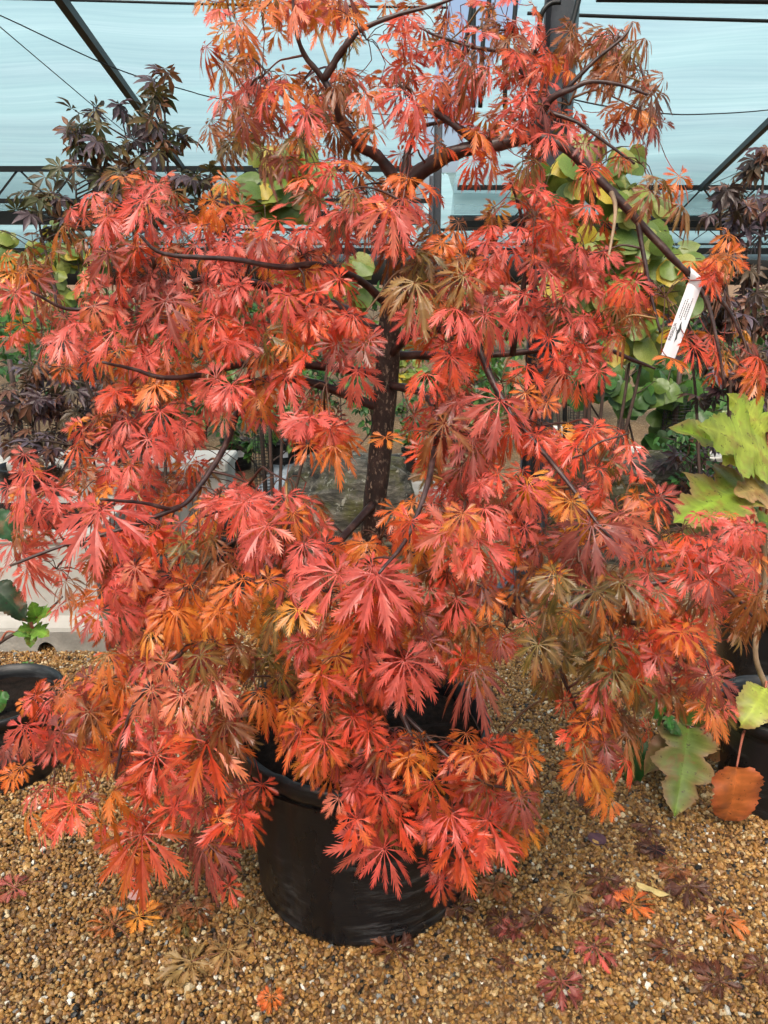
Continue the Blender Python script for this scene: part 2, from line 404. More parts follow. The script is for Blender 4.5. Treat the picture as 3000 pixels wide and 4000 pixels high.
line_in('tension_wire', [(-300, -150, 7), (0, 105, 8), (230, 300, 9), (420, 460, 10), (640, 640, 14)], .005, M['steel_dark'])
line_in('tension_wire', [(2060, 345, 6.2), (2350, 412, 7), (2600, 444, 7.6), (2750, 446, 8), (3000, 430, 8.6), (3400, 380, 9)], .006, M['steel_dark'])
line_in('tension_wire', [(2560, 800, 18), (2800, 710, 15), (3000, 620, 12), (3300, 480, 9)], .006, M['steel_dark'])
# posts: rolled channel section
def post(px, Y, wdt, h, rz):
    c = P(px, 500, Y); x, d, t = wdt/2, wdt*.42, .009
    prof = [(-x, -d), (-x+t, -d), (-x+t, d-t), (x-t, d-t), (x-t, -d), (x, -d), (x, d), (-x, d)]
    R = np.array([[math.cos(rz), -math.sin(rz)], [math.sin(rz), math.cos(rz)]])
    pr = np.array(prof)@R.T; k = len(prof)
    V = [(c[0]+q[0], Y+q[1], z) for z in (0, h) for q in pr]
    F = [(i, (i+1) % k, k+(i+1) % k, k+i) for i in range(k)]+[(7, 6, 3, 2), (0, 7, 2, 1), (6, 5, 4, 3)]+[(k+7, k+2, k+3, k+6)]
    o = part('post', V, F, M['steel'], SH)
    vv, ff = box((c[0], Y, .006), (wdt*2.2, wdt*2.2, .012), rz); part('base_plate', vv, ff, M['steel'], o)
    return o, c
p1, pc = post(2168, 3.95, .135, 4.75, -.42)
for py in (195, 380):
    q = P(2172, py, 3.95-.052); vv, ff = lathe([(0.0, 0), (.016, 0), (.016, .008), (.008, .012), (0, .012)], (0, 0, 0), 10)
    vv = np.stack([vv[:, 0], -vv[:, 2], vv[:, 1]], 1)+q-np.array([0, -.06, 0]); part('bolt', vv, ff, M['steel_dark'], p1)
vv, ff = box(P(2172, 385, 3.93), (.06, .03, .12), -.42); part('bracket', vv, ff, M['steel'], p1)
vv, ff = beam(P(2090, 215, 3.9), P(2140, 222, 3.92), .018); part('hose_clip', vv, ff, M['steel'], p1)
post(1712, 16.5, .16, 4.9, 0); post(1690, 27, .16, 4.9, 0)
post(-250, 12, .14, 4.9, 0)
HG = 'black irrigation hoses hanging beside the steel post'
def hose(pts, r, label):
    V, F = tube([P(*p) for p in pts], r, 8, 6); solo('irrigation_hose', V, F, M['hose'], label, 'hose', P(*pts[-1]), HG, smooth=True)
hose([(2190, 8, 3.84), (2150, 14, 3.84), (2118, 50, 3.84), (2105, 120, 3.86), (2085, 250, 3.86), (2082, 700, 3.9), (2080, 2150, 3.9)], .011, 'bent black hose looping down the side of the steel post')
hose([(2275, -60, 3.82), (2245, 60, 3.82), (2222, 150, 3.82), (2210, 260, 3.82), (2208, 800, 3.86), (2206, 2150, 3.86)], .012, 'straight black hose leaning on the steel post')
HL = ['black supply hose bending away from the steel post in the bright roof gap', 'black supply hose between two others in the bright roof gap', 'black supply hose hanging closest to the steel post in the bright roof gap', 'straight plumb black supply hose in the bright roof gap']
for q in ([(1855, -80, 5), (1838, 60, 5), (1815, 190, 5.02), (1800, 260, 5.05), (1798, 420, 5.1)], [(1912, -80, 5.2), (1908, 60, 5.2), (1888, 150, 5.2), (1880, 300, 5.2), (1876, 420, 5.25)],
          [(2020, -60, 5.1), (2006, 100, 5.1), (1985, 160, 5.1), (1975, 260, 5.1), (1972, 420, 5.15)], [(1852, -80, 5.4), (1851, 60, 5.4), (1850, 160, 5.4), (1849, 300, 5.4), (1850, 420, 5.4)]):
    hose(q, .014, HL.pop(0))

# ================================================================ LEAF SHAPES
# dissected full-moon maple leaf: eleven lobes, each cut into pointed teeth
TN = np.array([.04, .33, .46, .57, .68, .79, .90]); WN = np.array([.012, .019, .040, .047, .044, .036, .020])
TT = np.array([.575, .70, .81, .91, .98]); WT = np.array([.115, .165, .160, .120, .062])
NN, NT = len(TN), len(TT)
def lobe_template():
    # order: midrib points, tip, then for each side: notches, teeth
    t = np.concatenate([TN, [1.0], TN, TT, TN, TT]); wv = np.concatenate([np.zeros(NN+1), WN, WT, -WN, -WT])
    F = []
    for s, o in ((0, NN+1), (1, NN+1+NN+NT)):
        T = []
        for i in range(NN-1):
            T += [(i, o+i, o+i+1), (i, o+i+1, i+1)]
        T += [(NN-1, o+NN-1, NN)]
        for k in range(NT): T += [(o+k+1, o+NN+k, o+k+2 if k+2 < NN else o+NN-1)] if k+2 < NN else []
        F += T if s == 1 else [(a, c, b_) for a, b_, c in T]
    return t, wv, np.array(F)
LT, LW, LF = lobe_template()
PALETTE = {   # main colour, second colour (towards the tips), vein colour
 'P': ((.70, .098, .075), (.76, .185, .135), (.62, .11, .09)),
 'R': ((.70, .072, .032), (.74, .150, .040), (.58, .055, .035)),
 'O': ((.72, .185, .026), (.70, .095, .026), (.62, .24, .07)),
 'Y': ((.74, .290, .030), (.70, .150, .025), (.70, .35, .10)),
 'B': ((.24, .070, .022), (.40, .110, .028), (.34, .17, .07)),
 'G': ((.130, .105, .024), (.24, .080, .032), (.40, .22, .07)),
 'M': ((.25, .055, .045), (.36, .055, .035), (.38, .12, .09)),
 'T': ((.36, .22, .075), (.30, .11, .035), (.45, .30, .13)),
 'K': ((.74, .230, .130), (.70, .13, .09), (.62, .18, .13)),   # pale coral
 'D': ((.075, .022, .012), (.13, .032, .014), (.13, .05, .022)),
}
def maple_leaf(r, code, droop=.35, n=11, curl=.0, spread=142, narrow=1.0):
    """unit leaf: y along the middle lobe, z the upper side. Returns V, F, colours"""
    main, tip, vein = (np.array(c) for c in PALETTE[code])
    alt = np.array(PALETTE[r.choice(list({'P': 'PPRKM', 'R': 'RROPB', 'O': 'OORY', 'Y': 'YYO', 'B': 'BBTOM', 'G': 'GGBTO', 'M': 'MMPB', 'T': 'TTB', 'K': 'KKOP', 'D': 'DDB'}[code]))][0])
    hue = r.uniform(.82, 1.12)
    Vs, Fs, Cs = [], [], []
    tipmix = r.uniform(.1, .9)
    for i in range(n):
        a = math.radians(-spread+2*spread*i/(n-1)+r.uniform(-5, 5)); u = abs(a)/math.radians(150)
        L = (1-.42*u**1.6)*r.uniform(.88, 1.06)
        wsc = L*r.uniform(.85, 1.12)*narrow*(11/n)**.8
        t = LT*L; wv = LW*wsc
        jt = r.uniform(-.018, .018, len(LT)); jt[:NN+1] = 0; t = t+jt*L; wv = wv*r.uniform(.85, 1.15, len(LT))
        fold = r.uniform(.15, .5); z = np.abs(wv)*fold
        bend = r.uniform(-.25, .25); aa = a+bend*(t**2)*.5
        x = t*np.sin(aa)+wv*np.cos(aa); y = t*np.cos(aa)-wv*np.sin(aa)
        rr = np.hypot(x, y)
        dr = droop*r.uniform(.7, 1.35)
        z = z-dr*rr**1.8 + .10*rr
        tw = r.uniform(-.8, .8); z = z+wv*tw
        if curl: z = z+curl*np.sin(rr*9+i*2)*.10*rr; x = x*(1-curl*.22*rr)
        Vs.append(np.stack([x, y, z], 1)); Fs.append(LF+i*len(LT))
        f = np.clip(t*tipmix*1.1+r.uniform(-.25, .25), 0, 1)[:, None]
        g = (1.0 if r.uniform() < .36 else 0.0)*np.clip(t*1.4, 0, 1)[:, None]
        c = main*(1-f)+tip*f; c = c*(1-g*.75)+alt*g*.75
        c = c*r.uniform(.82, 1.14)
        c[:NN+1] = c[:NN+1]*.55+vein*.45
        Cs.append(c*hue)
    return np.concatenate(Vs), np.concatenate(Fs), np.clip(np.concatenate(Cs), .003, .9)
def petiole_geo(a, b_, r0, n=4, sag=.01):
    """thin curved stalk from a to b, triangles"""
    a = np.asarray(a); b_ = np.asarray(b_); V, F = [], []
    t = unit(b_-a); s = unit(np.cross(t, [.31, .2, .9])); u = np.cross(s, t)
    for i in range(n):
        k = i/(n-1); p = a*(1-k)+b_*k+np.array([0, 0, sag*4*k*(1-k)])
        for q in range(3):
            an = 2.0944*q; V.append(p+(s*math.cos(an)+u*math.sin(an))*r0)
    for i in range(n-1):
        for q in range(3):
            A, B_, C, D = i*3+q, i*3+(q+1) % 3, (i+1)*3+(q+1) % 3, (i+1)*3+q
            F += [(A, B_, C), (A, C, D)]
    return np.array(V), np.array(F)

# ================================================================ THE RED MAPLE
GRID = """
........yOOPOO.rrrPPo.........
........bOoroO.rrbrbr.bbbb....
........booo.bbRPRBBrrbBB.....
........oPPOOBorPPRrRrrbbb....
........mBPPObrRRrPRPProob....
........bGBOObbrrbrbrPPomm....
........rbBrRPPrrrrbrrr.b.....
...pOPP.o..OPPPOr.rbRR...oo...
..pPPPPRORrRPPOPrbbBRRrb.bb...
..bBRRPPPPRPPPRRbObRRRrr...oo.
OBrMMRPPPPPPRrrBGBPPRPPPr..OO.
PPmPRMMMRPPRRr.BGRPMPPRRRrrRo.
pPPPPMmORPRRRRrrPPMPRPPRBbr...
RPPPPRPORRPORRR.RPRbPPRRb.oPrr
rROrOrOORPOR.PP.RRR.RRPR.oORrR
...bRROORPOr....rRPPrRrR.....o
...RRMRPRoRRORrrRMPPRb........
..oRPPPP...ORO.bRMMRRRRRR.....
PPpRPPMRbb..o..bGMMRrRPRR.....
PPPORRRRPPrRr..rORPBROORor....
PpPPPoRRPPRRR..ORPPRPRMPPROPPp
PP.RRROGbPPRRoOOPPRRObMBPPRPPR
PRrRRRRRBOOPPPPPPRRRBMBBBRRRPP
r.pOPOROBOYYOPPPPBMObGGGBRRPMB
..ppPrOOObYYOORRRMBOGGGBRORRBB
....oYOOObGRORRRMBORGGGGRRRRpb
..oOOPPPPMGOORRRRbR..BbGBMRPP.
.ROPPPPPPGOOORRR..Rr.bRBGbBOP.
PRPBBPPPMboORRR....r..RBBr.OP.
MpRROMRRBr.OOOrRORORO.OMBR....
O..YORRRRR..oPRRORRBB.OO......
.rROORPPORR..PPRPPRRb.oo......
.RrRORRMrR...PPPRPRRB.........
....RR.MM.....PPRRRRr.........
....Rr.mm......rrRR...........
.................r............
""".strip().split('\n')
KEY = [  # x, y of the leaf's heart, lobe length in photo pixels, fan direction (0 = hanging straight down, + to the right), colour
(1470,2246,225,12,'P'),(1320,2240,200,-58,'P'),(1410,2385,170,0,'R'),(1163,2380,130,5,'Y'),(1580,2578,190,18,'P'),(1850,2620,170,5,'M'),(1253,2638,135,0,'R'),
(1808,2005,110,0,'O'),(1892,1987,120,35,'P'),(1868,2107,170,10,'P'),(1760,2071,190,-38,'K'),(1603,2035,115,-15,'R'),(1042,2053,150,5,'P'),(1145,2005,110,0,'O'),(1187,2125,125,20,'P'),
(1120,1153,110,-10,'P'),(1398,1448,125,0,'P'),(1199,1382,120,-8,'R'),(1313,1346,110,-20,'M'),(1422,1340,105,30,'M'),(1211,1629,140,0,'P'),(1307,1744,110,10,'O'),(1205,1738,92,-8,'O'),(1506,1708,92,5,'O'),
(1735,1653,150,-20,'B'),(1844,1714,165,-10,'M'),(1952,1563,190,-45,'P'),(1663,1460,110,0,'R'),(1760,1388,115,15,'R'),(1778,1207,150,-5,'P'),(1621,1105,160,5,'T'),(1814,1075,130,-60,'T'),(1890,1230,170,50,'P'),
(422,990,135,0,'M'),(645,1177,150,15,'M'),(446,1292,150,0,'P'),(300,1262,120,-25,'P'),(922,1340,100,-10,'P'),(904,1503,130,10,'P'),(844,1479,130,-70,'P'),(609,1503,110,0,'O'),(452,1527,100,0,'R'),(627,1605,110,0,'P'),(579,1714,115,-5,'P'),(60,1141,110,-10,'P'),(150,1090,110,20,'M'),
(130,1848,160,-10,'P'),(392,1993,255,8,'P'),(96,2162,150,-8,'P'),(211,1908,150,-10,'P'),(952,1963,140,0,'P'),(470,2373,100,0,'P'),(530,2216,90,0,'K'),(693,2385,100,0,'O'),(856,2385,100,-5,'O'),(591,2469,88,0,'Y'),(452,2306,100,-30,'P'),(386,2385,120,-35,'P'),
(832,2638,150,5,'K'),(645,2584,110,-70,'K'),(591,2692,125,-25,'K'),(711,2716,125,5,'K'),(780,2560,110,40,'G'),
(301,2919,105,0,'R'),(609,2950,150,10,'R'),(808,2901,220,5,'R'),(446,3088,180,5,'O'),(289,3143,150,-30,'R'),(555,3257,215,0,'R'),(808,3293,170,-3,'M'),(850,3197,85,0,'O'),(928,3185,165,15,'R'),(681,3155,115,10,'R'),(350,2781,120,10,'B'),(240,2860,150,-50,'M'),(90,2840,110,-20,'P'),(520,2800,120,0,'P'),(880,2820,140,20,'B'),
(1175,2851,110,-10,'R'),(1265,2893,130,5,'R'),(1597,2959,115,0,'O'),(1687,3056,140,10,'R'),(1494,3098,110,10,'R'),(1392,3200,120,-25,'R'),(1561,3188,130,5,'R'),(1434,3267,150,-10,'P'),(1500,3315,150,20,'P'),(1760,3182,130,0,'P'),(1796,3273,190,5,'R'),(1910,3206,180,20,'R'),(1868,2947,110,-20,'O'),(1892,3056,105,0,'B'),(1982,2995,110,20,'O'),(2030,3110,110,15,'M'),(1380,2800,100,0,'R'),(1440,2850,100,10,'R'),
(2422,2011,160,10,'K'),(2325,2306,140,5,'G'),(2422,2270,130,10,'G'),(2175,2246,120,-10,'G'),(2229,2385,110,-60,'G'),(2102,2517,130,0,'G'),(2313,2047,200,-5,'M'),(2663,2469,125,0,'O'),(2783,2638,135,20,'M'),(2567,2560,105,0,'M'),(2398,2620,105,0,'G'),(2482,2656,110,15,'G'),(2760,2748,130,5,'O'),(2229,1957,100,-15,'Y'),(2838,2198,110,0,'P'),(2958,2324,125,0,'B'),(2772,2258,115,-10,'M'),(2874,2059,105,0,'P'),(2344,1830,85,0,'R'),(2480,2560,110,10,'R'),
(2295,2820,85,-10,'O'),(2271,2893,90,0,'G'),(2283,2977,130,-10,'O'),(2446,2971,85,10,'R'),(2360,2900,100,10,'M'),
(2090,1015,85,0,'M'),(2277,1238,90,0,'P'),(2145,1322,95,0,'R'),(2338,1449,90,0,'P'),(2054,1533,85,0,'O'),(2772,1087,90,5,'R'),(2711,1352,100,-5,'R'),(2790,1372,85,20,'R'),(2958,1394,95,0,'R'),(2464,1738,90,20,'P'),(2958,1473,90,-10,'O'),(2620,1400,90,-40,'O'),(2860,1000,70,0,'B'),(2800,1010,75,-30,'O'),
(560,778,155,0,'P'),(420,850,130,-45,'P'),(1608,368,150,0,'P'),(1602,699,135,0,'O'),(1523,808,175,-30,'P'),(1379,747,65,0,'T'),(1361,639,90,0,'O'),(1198,434,110,0,'P'),(969,464,95,0,'M'),(920,253,65,-10,'B'),(1156,18,125,10,'K'),(1020,40,125,-20,'O'),(1360,60,115,15,'O'),(1290,30,110,0,'R'),(1040,360,110,-5,'P'),(880,700,80,-15,'O'),
(2145,524,105,5,'P'),(2036,398,85,0,'P'),(2229,120,80,0,'B'),(2374,115,80,-10,'B'),(2428,241,85,-20,'B'),(2542,356,105,0,'D'),(2470,84,45,0,'B'),(2476,175,60,20,'T'),(2518,555,62,10,'M'),(2422,627,65,0,'B'),(2567,693,90,10,'T'),(2540,747,90,-25,'B'),(2301,802,80,0,'R'),(2660,800,75,20,'B'),(2360,310,70,0,'B'),(2300,660,70,0,'R'),
]
DY = [(-100, 1.72), (0, 1.72), (500, 1.68), (1000, 1.55), (1500, 1.48), (2000, 1.30), (2300, 1.20), (2700, 1.24), (3100, 1.27), (3500, 1.32), (4000, 1.34)]
def yfront(px, py):
    return float(np.interp(py, [a for a, _ in DY], [b_ for _, b_ in DY]))+.22*(abs(px-1500)/1500)**2
TREE = thing('maple_tree', 'large spreading red and orange cutleaf maple growing in the wide black pot', 'tree', (-.05, 1.84, .44))
trunk_pts = [np.array([-.05, 1.84, .40]), P(1440, 2300, 1.85), P(1455, 2060, 1.86), P(1482, 1800, 1.87), P(1500, 1600, 1.88), P(1515, 1400, 1.88), P(1525, 1200, 1.88), P(1545, 1000, 1.88), P(1565, 820, 1.87), P(1575, 690, 1.87)]
V, F = tube(trunk_pts, [.036, .031, .0295, .0285, .028, .030, .024, .021, .019, .016], 14, 5, .05)
part('trunk', V, F, M['bark'], TREE, smooth=True)
LIMBS = [
 ([(1572,740,1.87),(1650,668,1.85),(1780,595,1.82),(1920,568,1.80),(2080,538,1.80),(2200,572,1.78),(2330,690,1.76),(2490,860,1.74),(2620,1000,1.72),(2712,1098,1.72),(2765,1190,1.70),(2800,1330,1.68),(2832,1510,1.67)], .0195, .004),
 ([(1572,760,1.87),(1490,625,1.86),(1390,562,1.84),(1335,480,1.82),(1312,400,1.80),(1265,312,1.80),(1190,215,1.78),(1155,110,1.76),(1140,-40,1.75)], .0155, .006),
 ([(1265,312,1.80),(1320,222,1.79),(1365,160,1.78),(1420,110,1.78),(1560,55,1.77),(1700,20,1.76),(1850,-40,1.75)], .009, .005),
 ([(1880,568,1.80),(1790,500,1.80),(1700,440,1.80),(1640,420,1.82),(1560,330,1.84)], .011, .005),
 ([(1572,760,1.87),(1590,600,1.90),(1640,500,1.92),(1780,470,1.95)], .012, .005),
 ([(2090,540,1.80),(2115,430,1.80),(2060,310,1.82),(1980,210,1.84),(1850,185,1.86),(1680,130,1.88)], .011, .004),
 ([(2110,450,1.80),(2160,380,1.78),(2230,350,1.76),(2300,320,1.75),(2420,330,1.74),(2530,370,1.73)], .009, .003),
 ([(2150,440,1.78),(2260,480,1.76),(2370,560,1.75),(2480,640,1.74)], .005, .003),
 ([(2210,350,1.77),(2330,230,1.76),(2430,150,1.75),(2470,90,1.75)], .005, .0025),
 ([(1512,1190,1.88),(1400,1092,1.80),(1240,1036,1.70),(1100,1044,1.62),(900,1012,1.55),(640,992,1.50),(540,910,1.48)], .011, .005),
 ([(1508,1320,1.88),(1300,1190,1.90),(1020,1115,1.88),(880,1082,1.82),(760,1100,1.78),(600,1130,1.74),(300,1210,1.70),(120,1140,1.64)], .015, .005),
 ([(1506,1470,1.88),(1250,1430,1.84),(970,1420,1.75),(800,1462,1.65),(640,1476,1.58),(520,1442,1.55),(400,1415,1.50)], .012, .0045),
 ([(1500,1600,1.88),(1200,1490,1.84),(990,1500,1.74),(930,1600,1.65),(880,1740,1.58),(780,1900,1.50),(690,1985,1.45),(560,1965,1.40),(390,1950,1.34)], .012, .005),
 ([(700,1980,1.45),(500,2060,1.40),(250,2130,1.36),(40,2210,1.34)], .006, .003),
 ([(1515,1400,1.88),(1600,1310,1.80),(1700,1286,1.72),(1850,1332,1.65),(1920,1480,1.60),(2000,1620,1.55),(2100,1740,1.50),(2230,1900,1.42),(2330,2040,1.36),(2400,2115,1.34)], .012, .005),
 ([(1515,1390,1.88),(1620,1388,1.91),(1900,1388,1.94),(2300,1355,1.90),(2480,1410,1.80),(2560,1440,1.76)], .014, .005),
 ([(1512,1500,1.88),(1680,1560,1.70),(1690,1800,1.42),(1600,2080,1.28),(1480,2240,1.19)], .011, .004),
 ([(1475,1950,1.86),(1250,2180,1.66),(950,2320,1.52),(700,2560,1.40),(520,2760,1.34),(450,3040,1.32)], .011, .004),
 ([(1462,2100,1.86),(1420,2420,1.60),(1530,2700,1.42),(1620,2960,1.32),(1500,3200,1.28)], .010, .004),
 ([(1470,2060,1.86),(1780,2260,1.62),(2100,2350,1.52),(2480,2290,1.46),(2780,2268,1.42),(2960,2430,1.39)], .011, .004),
 ([(1780,2260,1.62),(2120,2470,1.52),(2200,2650,1.48),(2290,2860,1.45)], .007, .003),
 ([(2100,2350,1.52),(2400,2420,1.48),(2700,2480,1.44),(2780,2650,1.40)], .007, .003),
 ([(1555,2765,1.395),(1660,2870,1.35),(1790,2990,1.30),(1900,3060,1.29),(1990,3080,1.30)], .005, .003),
 ([(2490,860,1.74),(2515,1000,1.72),(2545,1160,1.70),(2580,1300,1.68)], .006, .0025),
 ([(2712,1098,1.72),(2830,1190,1.74),(2900,1320,1.74),(2960,1440,1.74)], .006, .003),
 ([(2000,1390,1.93),(2060,1000,1.90),(2030,820,1.88),(1990,700,1.86)], .008, .004),
]
skel, skrad = [], []
for pts, r0, r1 in LIMBS:
    Q = [P(*p) for p in pts]; rad = r0+(min(r1, .0025)-r0)*np.linspace(0, 1, len(Q))**.8
    V, F = tube(Q, rad, 9, 5, .14); part('branch', V, F, M['limb'], TREE, smooth=True)
    c, rr = catmull(Q, rad, 5); skel.append(c); skrad.append(rr)
tc_, tr_ = catmull(trunk_pts, [.02]*len(trunk_pts), 4); skel.append(tc_[8:]); skrad.append(tr_[8:])
skel = np.concatenate(skel)

leaves = []   # heart position, lobe length (m), fan angle, colour, weight
rr = np.random.default_rng(5)
for (x, y, r, a, code) in KEY:
    Y = yfront(x, y)-.02+rr.uniform(-.02, .02); p = P(x, y, Y)
    leaves.append((p, r/3000*axial(p)*(1.28 if code in 'BTD' else 1.06), a, code, 1))
EMPTY = {(15, 3), (16, 14), (17, 15), (18, 12), (18, 15), (19, 12), (19, 15)}     # row, column: the openings round the trunk
def cell(x, y):
    j, i = int(y//100), int(x//100)
    if (j, i) in EMPTY: return '.'
    return GRID[j][i] if 0 <= j < len(GRID) and 0 <= i < 30 else '.'
for j, row in enumerate(GRID):
    for i, ch in enumerate(row):
        if ch == '.' or (j, i) in EMPTY: continue
        dens = (2.3, 1.25) if ch.isupper() else ((1.5, .7) if j < 7 else (.9, .35))
        for layer, dn in enumerate(dens):
            for _ in range(rr.poisson(dn)):
                x = i*100+rr.uniform(0, 100); y = j*100+rr.uniform(0, 100)
                code = ch.upper()
                if rr.uniform() < .27: code = rr.choice(list('PROOBBMGKY'))
                if not layer and code == 'R' and rr.uniform() < .35: code = 'P'
                if layer and code == 'P': code = rr.choice(list('RRPO'))
                if layer and code == 'R' and rr.uniform() < .4: code = 'O'
                Y = yfront(x, y)+(rr.uniform(.02, .20) if layer == 0 else rr.uniform(.2, .62))
                r = (.035+.032*rr.beta(1.6, 1.8))*(1.0 if layer == 0 else .95)
                rp = r/1.6*3000*.5
                if sum(cell(x+ex*rp, y+ey*rp) == '.' for ex, ey in ((0, -.4), (-1.2, .2), (1.2, .2), (-.7, 1.0), (.7, 1.0), (0, 1.5))) >= (2 if 600 < y < 3000 else 3) and rr.uniform() < .9: continue
                p = P(x, y-rp*.75, Y)
                leaves.append((p, r, rr.normal(0, 32)+18*(x-1500)/1500, code, 0))
# more leaves on the side of the crown that faces away
for _ in range(170):
    a = rr.uniform(-.15, math.pi+.15); rad_ = rr.uniform(.35, .8); z = rr.uniform(.75, 2.1)
    rad_ *= 1.0 if z < 1.5 else (2.6-z)/1.1
    p = np.array([rad_*math.cos(a), 1.95+.75*rad_*math.sin(a), z])
    q = p-CAM; ax = float(np.dot(q, FW)); sx = 1500+3000*q[0]/ax; sy = 2000-3000*float(np.dot(q, UP))/ax
    if all(cell(sx+dx, sy+dy).isupper() for dx in (-70, 0, 70) for dy in (-60, 40, 130)):
        leaves.append((p, rr.uniform(.05, .07), rr.normal(0, 40), rr.choice(list('ROROPB')), 0))

def orient(p, ang, r, front=True):
    """frame of a leaf: fanned out from the trunk, tipped down, upper face out and up"""
    out = np.array([p[0]+.02, p[1]-1.88, 0]); d = np.linalg.norm(out); out = unit(out) if d > .05 else np.array([0, -1, 0])
    toward = unit(CAM-p)
    tilt = math.radians(r.uniform(14, 78))
    base = unit(.45*out+.75*np.array([toward[0]*.6, toward[1], 0])) if p[1] < 2.0 else out
    yaw = r.normal(0, .55); cy, sy = math.cos(yaw), math.sin(yaw)
    base = np.array([base[0]*cy-base[1]*sy, base[0]*sy+base[1]*cy, 0])
    nrm = unit(base*math.cos(tilt)+np.array([0, 0, 1])*math.sin(tilt))
    down = np.array([0, 0, -1.0])+base*.15
    ax = unit(down-nrm*np.dot(down, nrm))
    th = math.radians(ang); side = np.cross(nrm, ax)      # to the right seen from above the face
    ax2 = unit(ax*math.cos(th)+side*math.sin(th)); xx = np.cross(ax2, nrm)
    return np.stack([xx, ax2, nrm], 1)
geo = []
for (p, r, a, code, key) in leaves:
    dr = rr.choice([.15, .3, .45, .7, 1.05], p=[.16, .24, .26, .20, .14])
    dry = code in 'BTD'
    V, F, C = maple_leaf(rr, code, dr+(.35 if dry else 0), rr.choice([9, 11, 11]), curl=(.9 if dry else (.0 if rr.uniform() < .7 else .4)), spread=rr.uniform(125, 148), narrow=1.0 if dry else rr.uniform(.85, 1.1))
    R = orient(p, a, rr)
    W = V*r
    W = W@R.T
    rad = np.linalg.norm(V[:, :2], axis=1)
    W[:, 2] -= r*rr.uniform(.02, .28)*rad**2             # hang of the tips
    W = W+p
    geo.append([W, F, C, p, R, r, code])
# twigs: leaves gathered in tufts, each tuft joined to the nearest wood
hearts = np.array([g[3] for g in geo])
K = 230
cen = hearts[rr.choice(len(hearts), K, replace=False)].copy()
for _ in range(8):
    d = np.linalg.norm(hearts[:, None]-cen[None], axis=2); lab = d.argmin(1)
    for k in range(K):
        if (lab == k).any(): cen[k] = hearts[lab == k].mean(0)
TV, TF, TC, nv = [], [], [], 0
def add_twig(V, F, col):
    global nv
    V = np.asarray(V); TV.append(V); TF.append(np.asarray(F)+nv); TC.append(np.tile(col, (len(V), 1))); nv += len(V)
def tri(F): 
    o = []
    for f in F:
        for k in range(1, len(f)-1): o.append((f[0], f[k], f[k+1]))
    return np.array(o)
axis_d = np.hypot(cen[:, 0], cen[:, 1]-1.88)
wood = skel.copy(); tips = cen.copy()
for k in np.argsort(axis_d):
    if not (lab == k).any(): continue
    c = cen[k]+np.array([0, .015, .02]); tips[k] = c
    dd = np.linalg.norm((wood-c)*np.array([1, 1, 1.3]), axis=1); j = dd.argmin(); a = wood[j]
    if np.linalg.norm(c-a) < .02: continue
    L = np.linalg.norm(c-a); sagv = np.array([0, 0, .12*L])
    pts = [a, a*.66+c*.34+sagv+rr.normal(0, .035*L, 3), a*.33+c*.67+sagv*.9+rr.normal(0, .035*L, 3), c]
    r0 = .0022+.006*min(L, .4)
    V, F = tube(pts, [r0, r0*.8, r0*.65, .0016], 5, 4)
    col = rr.choice(4, p=[.4, .25, .2, .15]); col = np.array([(.055, .022, .018), (.15, .065, .025), (.26, .14, .04), (.12, .035, .025)][col])
    add_twig(V, tri(F), col)
    cc, _ = catmull(pts, [1]*4, 4); wood = np.concatenate([wood, cc])
for gi, g in enumerate(geo):
    p, R, r = g[3], g[4], g[5]; k = lab[gi]
    # leaf stalk runs back from the heart towards its tuft
    to = tips[k]-p; L = np.linalg.norm(to); dirn = unit(unit(to)*.7-R[:, 1]*.5-R[:, 2]*.25)
    ln = min(max(L*.6, .02), .055); e = p+dirn*ln
    V, F = petiole_geo(p, e, .0011, 4, -.004)
    g[0] = np.concatenate([g[0], V]); g[1] = np.concatenate([g[1], F+len(g[2])]); g[2] = np.concatenate([g[2], np.tile((.34, .05, .035), (len(V), 1))])
    V, F = petiole_geo(e, tips[k], .0012, 4, .012); add_twig(V, F, (.10, .04, .022))
tw = part('twigs', np.concatenate(TV), np.concatenate(TF), M['twig'], TREE, np.concatenate(TC), True); tw['kind'] = 'stuff'
# the 300 leaves that show largest are parts of their own, the rest one mass
def score(g): return g[5]/axial(g[3])*(1.6 if g[3][1] < yfront(1500, 2000)+.2 else 1.0)
order = sorted(range(len(geo)), key=lambda i: -(score(geo[i])+(.05 if i < len(KEY) else 0)))
tb = np.array(WLOC[TREE.name])
for i in order[:300]:
    W, F, C, p = geo[i][:4]
    link('leaf', make_mesh('leaf', W-p, F, C), M['leaf'], TREE, tuple(p))
VV, FF, CC, nn = [], [], [], 0
for i in order[300:]:
    W, F, C = geo[i][:3]; VV.append(W); FF.append(F+nn); CC.append(C); nn += len(W)
fo = part('foliage', np.concatenate(VV), np.concatenate(FF), M['leaf'], TREE, np.concatenate(CC)); fo['kind'] = 'stuff'
print('leaves', len(geo))
# pale bare shoot hanging from the right-hand limb
V, F = tube([P(2388, 752, 1.74), P(2403, 800, 1.72), P(2400, 870, 1.71), P(2385, 960, 1.70), P(2370, 1040, 1.69)], [.0055, .0045, .0035, .003, .002], 7, 4)
part('bare_shoot', V, F, M['palestem'], TREE, smooth=True)

